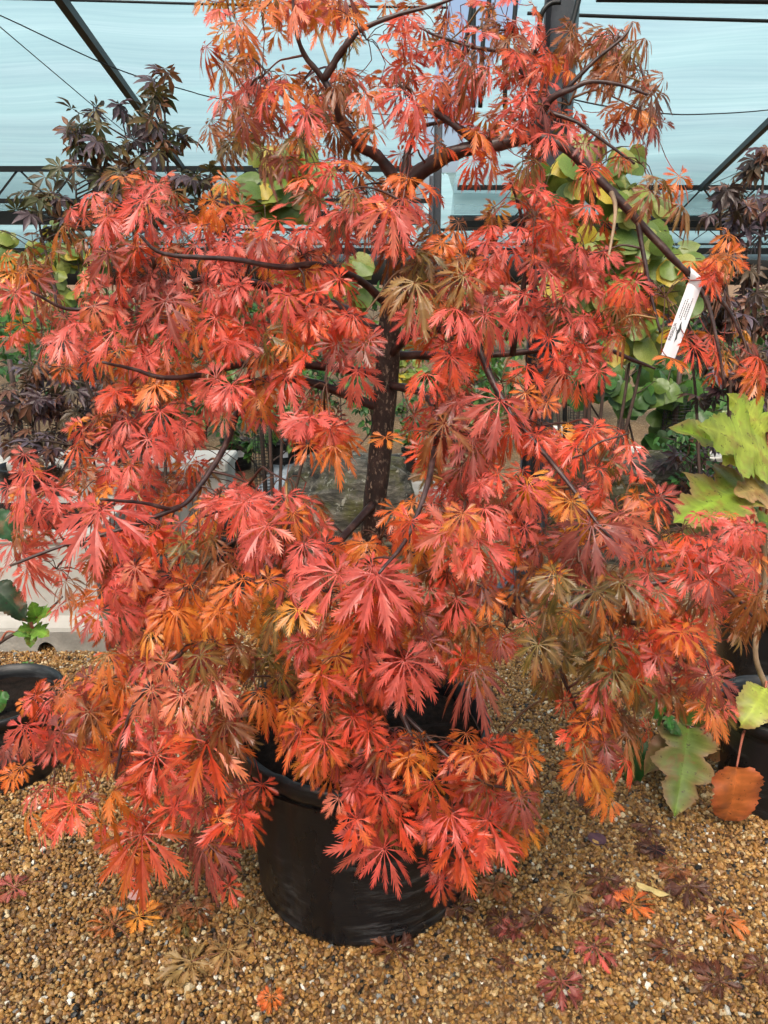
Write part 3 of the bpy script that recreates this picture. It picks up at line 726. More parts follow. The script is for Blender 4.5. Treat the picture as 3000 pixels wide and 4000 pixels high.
# ================================================================ BIG POT
PC = np.array([-.058, 1.81, 0]); 
POT = thing('nursery_pot', 'wide black plastic nursery pot holding the red maple', 'pot', PC)
prof = [(.262, .0), (.285, .004), (.291, .02), (.288, .03), (.291, .05), (.296, .12), (.303, .22), (.311, .32), (.318, .405), (.319, .43), (.323, .437), (.332, .447), (.338, .456), (.339, .484), (.336, .492), (.326, .494), (.320, .488), (.318, .42), (.313, .37)]
V, F = lathe(prof, PC, 160, .004, 3); 
ang = np.arctan2(V[:, 1]-PC[1], V[:, 0]-PC[0]); rad0 = np.hypot(V[:, 0]-PC[0], V[:, 1]-PC[1]); dent = np.zeros(len(V))
for a0, wd, dp, z0, z1 in ((-2.18, .05, .006, .1, .5), (-1.35, .16, .005, .0, .26), (-2.6, .2, .004, .05, .35), (-1.75, .25, .003, .2, .42)):
    dent += dp*np.exp(-((ang-a0-.12*(V[:, 2]-.3))/wd)**2)*((V[:, 2] > z0) & (V[:, 2] < z1))
dent *= rad0 > .28
V[:, 0] -= np.cos(ang)*dent; V[:, 1] -= np.sin(ang)*dent
part('pot_wall', V, F, M['pot'], POT, smooth=True)
rs = np.random.default_rng(2); V, F, nr, na = [], [], 12, 48
for i in range(nr+1):
    for k in range(na):
        r = .325*i/nr; a = 2*math.pi*k/na
        V.append((PC[0]+r*math.cos(a), PC[1]+r*math.sin(a), .415+.03*math.cos(r*4)+rs.uniform(-.006, .006)))
for i in range(nr):
    for k in range(na): F.append((i*na+k, i*na+(k+1) % na, (i+1)*na+(k+1) % na, (i+1)*na+k))
part('soil', V, F, M['soil'], POT, smooth=True)

def small_pot(c, r, h, label, group=None, mt='pot', soil=True, name='nursery_pot', wob=.006):
    c = np.array([c[0], c[1], 0.0]); t = thing(name, label, 'pot', c, group)
    V, F = lathe([(r*.78, 0), (r*.83, .004), (r*.85, h*.06), (r*.95, h*.86), (r*.955, h*.88), (r*1.02, h*.89), (r*1.03, h*.985), (r*1.01, h), (r*.97, h), (r*.94, h*.86), (r*.92, h*.7)], c, 40, wob, int(abs(c[0])*1000)); part('pot_wall', V, F, M[mt], t, smooth=True)
    if soil:
        V = [(c[0], c[1], h*.85)]+[(c[0]+r*.96*math.cos(k*.2618), c[1]+r*.96*math.sin(k*.2618), h*.83+random.uniform(-.006, .006)) for k in range(24)]
        part('soil', V, [(0, k+1, (k+1) % 24+1) for k in range(24)], M['soil'], t, smooth=True)
    return t
def pot_label(t, c, r, z, px, wd, hg):
    """small white sticker on the pot's side"""
    V, F = [], []
    a0 = math.atan2(-c[1], -c[0])+px
    for i in range(5):
        a = a0+(i/4-.5)*wd/r
        for zz in (z-hg/2, z+hg/2): V.append((c[0]+(r+.004)*math.cos(a), c[1]+(r+.004)*math.sin(a), zz))
    for i in range(4): F.append((2*i, 2*i+2, 2*i+3, 2*i+1))
    return part('sticker', V, F, M['paper'], t)
def text_geo(body, size):
    cu = bpy.data.curves.new('t', 'FONT'); cu.body = body; cu.size = size; cu.align_x = 'CENTER'; cu.align_y = 'CENTER'; cu.resolution_u = 3
    o = bpy.data.objects.new('t', cu); COL.objects.link(o); bpy.context.view_layer.update()
    dg = bpy.context.evaluated_depsgraph_get(); me = bpy.data.meshes.new_from_object(o.evaluated_get(dg))
    V = np.array([v.co[:] for v in me.vertices]); F = [tuple(p.vertices) for p in me.polygons]
    bpy.data.objects.remove(o); bpy.data.curves.remove(cu); bpy.data.meshes.remove(me)
    return V, F

# ================================================================ PLANT TAG
t0, t1 = P(2716, 1108, 1.70), P(2610, 1392, 1.665)
TAG = thing('plant_tag', 'long white paper plant tag looped round a bare maple branch', 'tag', t0)
ax = t1-t0; Lt = np.linalg.norm(ax); ax = ax/Lt; nrm = unit(CAM-t0); sx_ = unit(np.cross(ax, nrm)); nrm = np.cross(sx_, ax)
wt = .0145
def tagpt(u, s, lift=0.0): 
    return t0+ax*(u*Lt)+sx_*(s*wt)+nrm*(.006*math.sin(u*3.2)+lift-.004*s*s)
V, F = [], []
for lift in (0.0, -.0007):
    for i in range(13):
        for s in (-1, -.33, .33, 1): V.append(tagpt(i/12, s, lift))
for i in range(12):
    for k in range(3):
        a = i*4+k; F.append((a, a+1, a+5, a+4)); a += 52; F.append((a+4, a+5, a+1, a))
part('strip', V, F, M['paper'], TAG, smooth=True)
loop = [t0+ax*.006, t0-ax*.012+nrm*.012+sx_*.004, t0-ax*.024+nrm*.004+sx_*.010, t0-ax*.022-nrm*.012+sx_*.012, t0-ax*.006-nrm*.008+sx_*.006]
lp, _ = catmull(loop, [1]*5, 5); V, F = [], []
for i, q in enumerate(lp):
    for s in (-1, 1): V.append(q+(sx_*.9-ax*.45)*s*.015)
for i in range(len(lp)-1): F.append((2*i, 2*i+2, 2*i+3, 2*i+1))
part('loop', V, F, M['paper'], TAG, smooth=True)
def tag_text(body, size, u, s):
    V, F = text_geo(body, size)
    # reads upwards along the strip
    W = np.array([tagpt(u-v[0]/Lt, s+v[1]/wt*-1*-1, .0012) for v in V]); return W, F
W, F = tag_text('PASSIGLIA', .0085, .68, .62); part('lettering', W, F, M['ink'], TAG)
# the small print is too fine to read in the photograph: rows of tiny strokes
pr_ = random.Random(4)
for sv, u0, u1 in ((-.42, .20, .50), (-.12, .27, .46), (.18, .22, .50), (.48, .24, .49)):
    V, F, u = [], [], u0
    while u < u1:
        ln = pr_.uniform(.008, .026); h_ = .055; k = len(V)
        V += [tagpt(u, sv-h_, .0012), tagpt(u+ln, sv-h_, .0012), tagpt(u+ln, sv+h_, .0012), tagpt(u, sv+h_, .0012)]; F.append((k, k+1, k+2, k+3)); u += ln+.007
    part('small_print', V, F, M['ink'], TAG)
def blob(uc, sc, pts): return [tagpt(uc-a/Lt, sc+b_/wt, .0012) for a, b_ in pts]
for pts in ([(-.024, 0), (-.016, .0035), (-.006, .002), (0, .004), (.008, .0045), (.014, .002), (.022, .0005), (.014, -.001), (.006, -.0005), (-.004, -.002), (-.012, -.0005)],
            [(-.004, -.005), (.0, -.0035), (.006, -.0065), (.007, -.0058), (.001, -.0028), (.002, .001), (.0008, .001), (-.001, -.003)]):
    q = [(a, -b_) for a, b_ in pts]; part('emblem', blob(.66, -.05, q), [tuple(range(len(q)))], M['ink'], TAG)

# ================================================================ BACKGROUND PLANTS
def palm_leaf(lobes, L0, wid, cols, r):
    V, F, C = [(0, 0, 0)], [], [cols[0]]
    for i in range(lobes):
        a = math.radians(-112+224*i/(lobes-1)); L = L0*(1-.5*(abs(a)/2)**1.3)*r.uniform(.9, 1.1)
        for (t, wv, z) in ((.30, wid*.55, .03), (.30, -wid*.55, .03), (.55, wid, .05), (.55, -wid, .05), (.8, wid*.55, 0), (.8, -wid*.55, 0), (1, 0, -.10), (.55, 0, -.01)):
            rr_ = t*L; V.append((rr_*math.sin(a)+wv*L*math.cos(a), rr_*math.cos(a)-wv*L*math.sin(a), z*L-.25*rr_**2))
            C.append(tuple(np.array(cols[0])*(1-t)+np.array(cols[1])*t))
        o = 1+8*i
        F += [(0, o+7, o), (0, o+1, o+7), (o, o+7, o+2), (o+1, o+3, o+7), (o+2, o+7, o+4), (o+7, o+3, o+5), (o+7, o+6, o+4), (o+7, o+5, o+6)]
    return np.array(V), np.array(F)[:, ::-1], np.array(C)
def round_leaf(cols, r, asp=1.0):
    n = 18; V, F, C = [(0, .42, .02)], [], [cols[0]]
    for ring, q in ((1, .55), (2, 1.0)):
        for k in range(n):
            a = 2*math.pi*k/n; rad = .5*(1+.04*math.sin(5*a+r.uniform(0, 6)))*q
            x = rad*math.sin(a)*asp; y = .42-rad*math.cos(a)*1.0
            if k in (0,): y += .14*q
            if k == n//2: y += .09*q
            V.append((x, y, -.16*q*q*abs(math.sin(a))+.06*abs(x)+r.uniform(-.015, .015))); C.append(tuple(np.array(cols[0])*(1-q)+np.array(cols[1])*q))
    for k in range(n):
        k2 = (k+1) % n; F += [(0, 1+k2, 1+k), (1+k, 1+k2, 1+n+k2), (1+k, 1+n+k2, 1+n+k)]
    return np.array(V), np.array(F), np.array(C)
def oval_leaf(cols, r, wid=.24):
    V, F, C = [], [], []
    st = [(0, .0), (.2, .75), (.45, 1.0), (.7, .72), (1.0, 0)]
    for t, wv in st:
        for s in (-1, 0, 1): V.append((s*wid*wv, t, .10*abs(s)*wv*wid*3-.22*t*t)); C.append(tuple(np.array(cols[0])*(1-t)+np.array(cols[1])*t))
    for i in range(4):
        for k in range(2):
            a = 3*i+k; F += [(a, a+1, a+4), (a, a+4, a+3)]
    return np.array(V), np.array(F), np.array(C)
RAW = {}
def leafset(kind, pal, seed):
    r = np.random.default_rng(seed); out = []
    for c in pal:
        if kind == 'palm': V, F, C = palm_leaf(r.choice([5, 7]), 1.0, .155, c, r)
        elif kind == 'round': V, F, C = round_leaf(c, r)
        else: V, F, C = oval_leaf(c, r)
        out.append(make_mesh('leaf', V, F, C, True)); RAW[out[-1].name] = (V, F, C)
    return out
OLIVE = [((0.114, 0.095, 0.030), (0.162, 0.095, 0.034)), ((0.085, 0.085, 0.030), (0.095, 0.095, 0.038)), ((0.190, 0.085, 0.034), (0.247, 0.085, 0.034)), ((0.104, 0.072, 0.085), (0.142, 0.095, 0.114)), ((0.067, 0.057, 0.030), (0.095, 0.067, 0.038))]
PURPLE = [((0.057, 0.030, 0.038), (0.085, 0.042, 0.049)), ((0.114, 0.085, 0.114), (0.152, 0.114, 0.142)), ((0.076, 0.057, 0.034), (0.114, 0.067, 0.038)), ((0.048, 0.034, 0.030), (0.067, 0.042, 0.038)), ((0.152, 0.067, 0.042), (0.190, 0.076, 0.046))]
LIME = [((.20, .26, .040), (.26, .29, .05)), ((.13, .21, .035), (.17, .24, .045)), ((.26, .29, .07), (.30, .32, .08)), ((.44, .33, .035), (.48, .36, .045)), ((.10, .17, .035), (.14, .21, .05)), ((.17, .22, .08), (.22, .27, .09))]
GREEN = [((.035, .095, .018), (.05, .12, .025)), ((.05, .14, .028), (.07, .17, .035)), ((.028, .07, .016), (.04, .09, .022)), ((.09, .16, .03), (.12, .19, .035))]
BRIGHT = [((.07, .20, .035), (.10, .24, .045)), ((.05, .15, .04), (.07, .18, .05)), ((.045, .12, .035), (.06, .14, .045))]
def shrub(name, label, cat, group, base, blobs, meshes, lsize, seed, smat='stem', droop=.5, twig_r=.004, trunk_r=.010, facecam=.5, joined=False):
    """stems rise from the base to each blob (centre, radii, twigs, leaves per twig)"""
    r = np.random.default_rng(seed); base = np.asarray(base, float)
    t = thing(name, label, cat, base, group); SV, nl = [], 0; JV, JF, JC, jn = [], [], [], 0
    for (c, rad, ntw, nlf) in blobs:
        c = np.asarray(c, float); rad = np.asarray(rad, float) if not np.isscalar(rad) else np.array([rad]*3)
        root = c-np.array([0, 0, rad[2]*.9])
        stem = [base, base*.6+root*.4+r.normal(0, .02, 3), base*.25+root*.75+r.normal(0, .02, 3), root, c+np.array([0, 0, rad[2]*.35])]
        SV.append(tube(stem, [trunk_r, trunk_r*.85, trunk_r*.7, trunk_r*.55, trunk_r*.3], 7, 4))
        sc, _ = catmull(stem, [1]*5, 5); sc = sc[10:]
        for _ in range(ntw):
            d = r.normal(size=3); d = d/np.linalg.norm(d)*r.uniform(.45, 1.0)**.6
            tip = c+d*rad; a = sc[np.argmin(np.linalg.norm(sc-(tip-np.array([0, 0, .35*rad[2]])), axis=1))]
            L = np.linalg.norm(tip-a); mid = (a+tip)/2+np.array([0, 0, .12*L])+r.normal(0, .05*L, 3)
            SV.append(tube([a, mid, tip], [twig_r, twig_r*.7, twig_r*.35], 4, 4, caps=False))
            tc2, _ = catmull([a, mid, tip], [1]*3, 6)
            for q in range(nlf):
                u = r.uniform(.25, 1.0)**.8 if q else 1.0; p = tc2[int(u*(len(tc2)-1))]
                s = lsize*r.uniform(.7, 1.15)
                yv = unit(np.array([d[0], d[1], 0])*.8+r.normal(0, .55, 3)+np.array([0, 0, -droop]))
                nh = unit(np.array([0, 0, .8])+unit(CAM-p)*facecam+r.normal(0, .35, 3)); zv = unit(nh-yv*np.dot(nh, yv)); xv = np.cross(yv, zv)
                if joined:
                    v_, f_, c_ = RAW[meshes[r.integers(len(meshes))].name]; JV.append((v_*s)@np.stack([xv, yv, zv])+p); JF.append(f_+jn); JC.append(c_); jn += len(v_); continue
                o = bpy.data.objects.new('leaf', meshes[r.integers(len(meshes))]); COL.objects.link(o); o.parent = t
                if not o.data.materials: o.data.materials.append(M['bgleaf'])
                pl = p+yv*.012+r.normal(0, .006, 3)-base
                o.matrix_local = Matrix([[xv[k]*s, yv[k]*s, zv[k]*s, pl[k]] for k in range(3)]+[[0, 0, 0, 1]]); nl += 1
    if joined:
        fo_ = part('foliage', np.concatenate(JV), np.concatenate(JF), M['bgleaf'], t, np.concatenate(JC), True); fo_['kind'] = 'stuff'
    V, F = join(*SV); part('stem', V, F, M[smat], t, smooth=True)
    return t
LS = {'olive': leafset('palm', OLIVE, 1), 'purple': leafset('palm', PURPLE, 2), 'lime': leafset('round', LIME, 3), 'green': leafset('oval', GREEN, 4), 'bright': leafset('oval', BRIGHT, 5), 'roundgreen': leafset('round', GREEN, 6)}
def gbase(px, Y): p = P(px, 1600, Y); return np.array([p[0], Y, 0])
def rpx(r, Y): return r/3000*Y*1.03
BG = 'potted trees and shrubs standing behind the red maple'
def B(px, py, Y, rx, ry, ntw, nlf): return (P(px, py, Y), (rpx(rx, Y), rpx(rx, Y)*.8, rpx(ry, Y)), ntw, nlf)
shrub('maple_tree', 'tall olive and bronze leaved maple rising behind the red maple against the roof cloth', 'tree', BG, gbase(560, 3.6),
      [B(500, 620, 3.6, 250, 190, 26, 5), B(640, 420, 3.6, 80, 160, 6, 4), B(380, 520, 3.6, 110, 120, 7, 4), B(300, 760, 3.6, 190, 90, 11, 4), B(600, 760, 3.6, 220, 130, 15, 4), B(160, 880, 3.5, 150, 60, 8, 3), B(820, 740, 3.6, 90, 90, 6, 3)], LS['olive'], .088, 31, droop=.35)
shrub('maple_tree', 'low dark purple leaved maple beside the white planter', 'tree', BG, gbase(330, 4.1),
      [B(330, 1480, 4.1, 270, 200, 24, 5), B(280, 1720, 3.9, 300, 130, 26, 4), B(120, 1580, 4.1, 160, 200, 14, 4), B(540, 1700, 4.0, 160, 110, 9, 3)], LS['purple'], .095, 32, droop=.5)
shrub('katsura_tree', 'yellow green round leaved tree beside the steel post', 'tree', BG, gbase(2330, 3.3),
      [B(2330, 640, 3.3, 170, 110, 9, 4), B(2420, 850, 3.3, 240, 160, 20, 5), B(2300, 1010, 3.3, 220, 150, 16, 5), B(2560, 1000, 3.3, 190, 150, 14, 5), B(2480, 1200, 3.3, 180, 140, 12, 4), B(2130, 720, 3.4, 90, 110, 5, 4)], LS['lime'], .105, 33, droop=1.1, facecam=1.5)
shrub('katsura_tree', 'yellow green round leaved tree showing between the olive maple and the red maple', 'tree', BG, gbase(1050, 3.9),
      [B(1020, 700, 3.9, 170, 120, 12, 5), B(1150, 660, 3.9, 150, 120, 10, 4), B(1300, 1080, 3.9, 180, 160, 10, 4)], LS['lime'], .12, 34, droop=1.1, facecam=1.5)
shrub('katsura_tree', 'small round leaved yellow green tree beyond the purple maple', 'tree', BG, gbase(130, 6.3),
      [B(130, 960, 6.3, 200, 110, 16, 6), B(60, 1080, 6.3, 160, 120, 12, 5), B(300, 1020, 6.3, 150, 110, 10, 5)], LS['lime'], .12, 35, droop=.9, facecam=1.4)
shrub('redbud_tree', 'deep green round leaved tree trained up a black mesh tube', 'tree', BG, gbase(2620, 5.0),
      [B(2450, 1420, 4.8, 120, 150, 12, 5), B(2600, 1560, 5.0, 140, 170, 16, 6), B(2720, 1600, 5.1, 110, 140, 12, 5), B(2300, 1450, 5.0, 130, 100, 9, 4)], LS['roundgreen'], .135, 36, droop=1.2, facecam=1.5)
shrub('maple_tree', 'purple leaved maple at the edge of the path behind the paper tag', 'tree', BG, gbase(2960, 3.5),
      [B(2930, 900, 3.5, 130, 170, 12, 4), B(2920, 1180, 3.5, 170, 130, 13, 4), B(2860, 1330, 3.5, 190, 130, 14, 4), B(2900, 1520, 3.6, 170, 120, 12, 4), B(2820, 790, 3.4, 130, 60, 6, 3), B(2990, 640, 3.5, 60, 80, 5, 4), B(2700, 1180, 3.7, 120, 80, 7, 4)], LS['purple'], .088, 37, droop=.5)
shrub('maple_tree', 'low purple leaved maple behind the big oak shaped leaves', 'tree', BG, gbase(2850, 4.4),
      [B(2850, 1740, 4.4, 170, 130, 14, 5), B(2700, 1830, 4.2, 130, 90, 8, 4), B(2920, 1900, 4.2, 130, 110, 9, 4)], LS['purple'], .085, 38)
shrub('leafy_shrub', 'small bright green shrub beside the dark boulder', 'shrub', BG, gbase(2690, 4.3),
      [B(2660, 1740, 4.4, 110, 70, 14, 6), B(2740, 1840, 4.2, 140, 80, 18, 6), B(2880, 1960, 4.0, 120, 90, 12, 5)], LS['bright'], .055, 39, droop=.1)
shrub('feathery_shrub', 'fine leaved green shrub seen left of the maple trunk', 'shrub', BG, gbase(1330, 6.6),
      [B(1330, 1500, 6.6, 130, 120, 26, 8), B(1450, 1570, 6.8, 90, 110, 16, 7), B(1240, 1440, 6.6, 90, 80, 12, 6)], LS['bright'], .075, 40, droop=.2)
shrub('leafy_shrub', 'green shrub in a black pot seen right of the maple trunk', 'shrub', BG, (P(1615, 1700, 6.6)[0], 6.6, .2),
      [B(1620, 1690, 6.6, 70, 50, 14, 6), B(1590, 1600, 6.6, 60, 60, 8, 5)], LS['green'], .08, 41, droop=.2)
shrub('leafy_shrub', 'yellow green shrub further off beyond the maple trunk', 'shrub', BG, gbase(1570, 9.0),
      [B(1570, 1450, 9, 70, 70, 16, 6)], LS['lime'], .11, 42, droop=.4)
shrub('leafy_shrub', 'dark green shrub behind the black mesh tube', 'shrub', BG, gbase(1010, 6.4),
      [B(960, 1620, 6.4, 170, 150, 26, 7), B(1120, 1640, 6.4, 120, 110, 16, 6)], LS['green'], .10, 43, droop=.3)
FARG = 'far shrubs and hedges under the shade cloth'
for k, (px, Y, rx, ry, py, ls, sz, lab) in enumerate((
    (300, 9, 330, 190, 1330, 'green', .15, 'dark green shrub beyond the low purple maple'), (800, 8, 300, 200, 1330, 'green', .14, 'dark green shrub beyond the low white wall'),
    (1250, 12, 260, 150, 1290, 'green', .17, 'far green shrub beyond the feathery shrub'), (1800, 10, 300, 190, 1330, 'green', .15, 'far green shrub beyond the second steel post'),
    (2250, 9, 300, 200, 1330, 'green', .14, 'dark green shrub behind the mesh tubes'), (2750, 8.5, 300, 170, 1390, 'green', .13, 'dark green shrub behind the trained round leaved tree'),
    (3150, 8, 300, 220, 1400, 'green', .13, 'dark green shrub behind the purple maple by the path'), (-150, 7, 300, 260, 1380, 'bright', .11, 'fresh green shrub beyond the tall black pot'),
    (600, 6, 260, 170, 1560, 'green', .11, 'dark green shrub between the low white wall and the purple maple'), (1850, 7.5, 240, 150, 1560, 'green', .12, 'dark green shrub behind the coral leaves by the hoses'),
    (2950, 6.2, 240, 140, 1600, 'green', .10, 'dark green shrub beyond the lime oak shaped leaves'))):
    shrub('leafy_shrub', lab, 'shrub', FARG, gbase(px, Y), [B(px, py, Y, rx, ry, 70, 8)], LS[ls], sz, 60+k, droop=.3, joined=True)

for k in range(9):
    px = -100+390*k; shrub('leafy_shrub', 'distant dark hedge shrub at the open end of the shade house', 'shrub', 'hedge shrubs at the open end of the shade house', gbase(px, 17+k % 3), [B(px, 1225, 17+k % 3, 260, 105, 60, 8)], LS['green'], .24, 90+k, droop=.3, joined=True)

# ---- pots, tubes and stone behind the tree
small_pot(gbase(1615, 6.6), .105, .20, 'small black pot with a white sticker right of the maple trunk'); 
c = gbase(1615, 6.6)
pt = [o for o in bpy.data.objects if o.name.startswith('nursery_pot') and o.get('label', '').endswith('right of the maple trunk')][0]
pot_label(pt, c, .10, .11, .45, .045, .05)
for px, py, r, h, lab in ((1100, 1800, .13, .25, 'black pot with a white sticker behind the grey pavers'), (930, 1800, .14, .26, 'black pot with a white sticker left of the mesh tube'), (1200, 1790, .12, .22, 'black pot between the pavers and the maple trunk')):
    g = G(px, py+30); t = small_pot((g[0], g[1]), r, h, lab)
    if 'sticker' in lab: pot_label(t, (g[0], g[1], 0), r*.95, h*.62, .25, .06, .06)
def mesh_tube(px, Y, r, h, label):
    c = gbase(px, Y); t = thing('mesh_tube', label, 'tree guard', c, 'black plastic mesh tubes round young stems'); geos = []
    nrg, nv_ = int(h/.022), 14
    for i in range(nrg+1):
        z = h*i/nrg; ring = [(c[0]+r*math.cos(a*2*math.pi/14), c[1]+r*math.sin(a*2*math.pi/14), z) for a in range(15)]
        geos.append(tube(ring, .0018, 3, 1, caps=False))
    part('mesh_ring', *join(*geos), M['mesh'], t)
    for k in range(nv_):
        a = k*2*math.pi/nv_; v, f = tube([(c[0]+r*math.cos(a), c[1]+r*math.sin(a), 0), (c[0]+r*math.cos(a), c[1]+r*math.sin(a), h)], .002, 3, 1, caps=False); part('mesh_strand', v, f, M['mesh'], t)
    v, f = tube([(c[0]+.01, c[1], 0), (c[0], c[1]+.01, h*.5), (c[0]-.01, c[1], h*1.15)], .016, 7, 4); part('stem', v, f, M['stem'], t, smooth=True)
mesh_tube(1020, 4.9, .062, .85, 'black mesh tube round a stem beside the grey pavers')
mesh_tube(2262, 6.3, .085, .75, 'wide black mesh tube behind the coral foliage next to the steel post')
mesh_tube(2440, 6.4, .05, .65, 'slim black mesh tube left of the lettered white pot')
mesh_tube(2645, 5.0, .085, .95, 'black mesh tube wrapped by deep green round leaves')
mesh_tube(70, 4.7, .07, 1.0, 'black mesh tube rising from the pot behind the purple maple')
small_pot(gbase(70, 4.7), .17, .5, 'tall black pot behind the purple maple')
def white_pot(px, Y, r, h, label, txt, off):
    c = gbase(px, Y); t = small_pot(c, r, h, label, None, 'white_pot')
    a0 = math.atan2(-c[1], -c[0])+off
    for body, size, z in txt:
        V, F = text_geo(body, size); W = []
        for v in V:
            zz = h*z+v[1]; rr_ = r*(.85+.10*zz/h/.86)+.003; a = a0+v[0]/rr_; W.append((c[0]+rr_*math.cos(a), c[1]+rr_*math.sin(a), zz))
        part('lettering', W, F, M['ink'], t)
white_pot(2502, 6.5, .105, .22, 'white pot with large black initials on its side', [('PW', .07, .60)], .25)
white_pot(2345, 6.9, .095, .21, 'white pot between the slim mesh tube and the wide one', [], .3)
white_pot(2180, 7.6, .11, .2, 'plain white pot behind the wide mesh tube', [], 0)
white_pot(2790, 6.2, .12, .24, 'plain white pot behind the low purple maple', [], 0)
small_pot(G(2560, 1735)[:2], .11, .09, 'low black pot tray behind the dark boulder')
# boulders
def boulder(c, s, seed, label, flat):
    r = np.random.default_rng(seed); V, F = [], []; nu, nw = 44, 26; k = r.uniform(0, 6.28, 14); fr = r.uniform(2, 7, 14); dirs = r.normal(size=(14, 3)); dirs /= np.linalg.norm(dirs, axis=1)[:, None]
    planes = r.normal(size=(11, 3)); planes[:, 2] = np.abs(planes[:, 2])*.6; planes /= np.linalg.norm(planes, axis=1)[:, None]; pd = r.uniform(.62, .88, 11)
    for j in range(nw+1):
        th = math.pi*j/nw
        for i in range(nu):
            a = 2*math.pi*i/nu; d = np.array([math.sin(th)*math.cos(a), math.sin(th)*math.sin(a), math.cos(th)])
            q = 1.0
            dp = planes@d; m_ = dp > .05; 
            if m_.any(): q = min(q, float((pd[m_]/dp[m_]).min()))
            q = min(q, flat/max(d[2], .05) if d[2] > 0 else q)
            q += .035*sum(math.sin(fr[e]*float(dirs[e]@d)*1.6+k[e]) for e in range(14))/2.5+.02*math.sin(d[2]*26+3*math.sin(a*2))*(abs(d[2]) < .7)+r.uniform(-.012, .012)
            V.append(np.array(c)+d*q*np.array(s))
    for j in range(nw):
        for i in range(nu): F.append((j*nu+i, (j+1)*nu+i, (j+1)*nu+(i+1) % nu, j*nu+(i+1) % nu))
    solo('boulder', V, F, M['rock'], label, 'boulder', (c[0], c[1], 0))
b1 = P(1390, 2050, 4.55); boulder((b1[0], 4.6, .20), (.60, .42, .52), 4, 'mossy grey boulder behind the maple trunk', .68)
b2 = P(2450, 2050, 4.55); boulder((b2[0], 4.55, .22), (.58, .42, .55), 9, 'dark craggy boulder beside the small bright green shrub', .72)
# grey paving setts leading away, each a stone of its own
PAV = thing('paving', 'strip of grey stone setts between the mesh tube and the mossy boulder', 'paving', G(1100, 1850))
for i in range(9):
    for j in range(3):
        q = G(1085, 1925); x = q[0]-.10+.115*j+.01*random.random()+.035*i*0; y = 5.2+.17*i+(.08 if j % 2 else 0)
        v, f = bevel_box((x+.02*i*0, y, .03+random.uniform(-.004, .004)), (.105, .155, .06), .012, random.uniform(-.03, .03)); part('paver', v, f, M['paver'], PAV)
slab = G(1680, 1880); v, f = bevel_box((slab[0]-.15, 5.75, .04), (.8, .35, .08), .015, .05); solo('stone_slab', v, f, M['grey_concrete'], 'pale flat stone slab behind the maple trunk', 'slab', (slab[0]-.15, 5.75, 0))

# ---- white trough on the left
e = G(418, 2548); Yt = e[1]
TR = thing('planter_trough', 'low white concrete planter trough standing on the gravel', 'planter', (e[0]-.9, Yt+.3, 0))
xr = e[0]; W_ = 1.9
prof = [(0, .10), (.0, .12), (.012, .15), (.022, .17), (.022, .50), (.010, .52), (.010, .56), (.05, .565), (.055, .50)]
V, F = [], []
for (d, z) in prof: V += [(xr-W_+d, Yt+d, z), (xr-d, Yt+d, z), (xr-d, Yt+.62-d, z), (xr-W_+d, Yt+.62-d, z)]
for i in range(len(prof)-1):
    for k in range(4): F.append((4*i+k, 4*i+(k+1) % 4, 4*i+4+(k+1) % 4, 4*i+4+k))
F.append((32, 33, 34, 35)); part('trough_wall', V, F, M['concrete'], TR)
# foot rail with an arched drain hole
dx = P(185, 2540, Yt)[0]; arc = [(dx+.042*math.cos(a), .0+.05*math.sin(a)) for a in np.linspace(math.pi, 0, 11)]
out2 = [(xr-W_-.004, .0)]+arc+[(xr+.004, .0), (xr+.004, .099), (xr-W_-.004, .099)]
V = [(x, Yt-.006, z+.003) for x, z in out2]+[(x, Yt+.10, z+.003) for x, z in out2]; k = len(out2)
F = [tuple(range(k)), tuple(range(2*k-1, k-1, -1))]+[(i, i+k, (i+1) % k+k, (i+1) % k) for i in range(k)]
part('foot_rail', V, F, M['grey_concrete'], TR)
V = box((xr-W_/2, Yt+.36, .05), (W_, .5, .094)); part('plinth', *V, M['grey_concrete'], TR)
part('soil', *box((xr-W_/2, Yt+.31, .525), (W_-.12, .5, .03)), M['soil'], TR)
q0 = P(0, 1880, 4.75)
WALL = thing('garden_wall', 'low white wall behind the purple maple and the planter', 'wall', (q0[0], 4.95, 0))
xw1 = P(900, 1900, 4.9)[0]; part('wall_body', *bevel_box((xw1-2.2, 4.95, .22), (4.4, .3, .44), .01), M['concrete'], WALL)
for k in range(4): part('coping', *bevel_box((xw1-.52-1.08*k, 4.95, .47), (1.07, .38, .06), .012), M['concrete'], WALL)
for px in (545, 690): g = P(px, 1880, 4.55); part('pier', *bevel_box((g[0], 4.72, .24), (.06, .12, .48), .008), M['concrete'], WALL)
# pots on the left and in the shade
g = G(540, 2540); small_pot((g[0], g[1]+.15), .17, .34, 'black pot in the shade at the end of the white planter')
g = G(960, 2260); small_pot((g[0], g[1]), .19, .30, 'broad black pot behind the lower left maple foliage')
LP = G(-55, 3120); LPOT = small_pot((LP[0], LP[1]+.17), .20, .29, 'black pot on the gravel beneath the left maple branches', None)
RP = np.array([G(3060, 3180)[0], G(3060, 3180)[1]+.10]); RPOT = small_pot(RP, .185, .33, 'black pot holding the big leaved hydrangea')
RP2 = G(3010, 2720); small_pot((RP2[0]+.04, RP2[1]+.15), .22, .36, 'black pot standing behind the hydrangea pot')

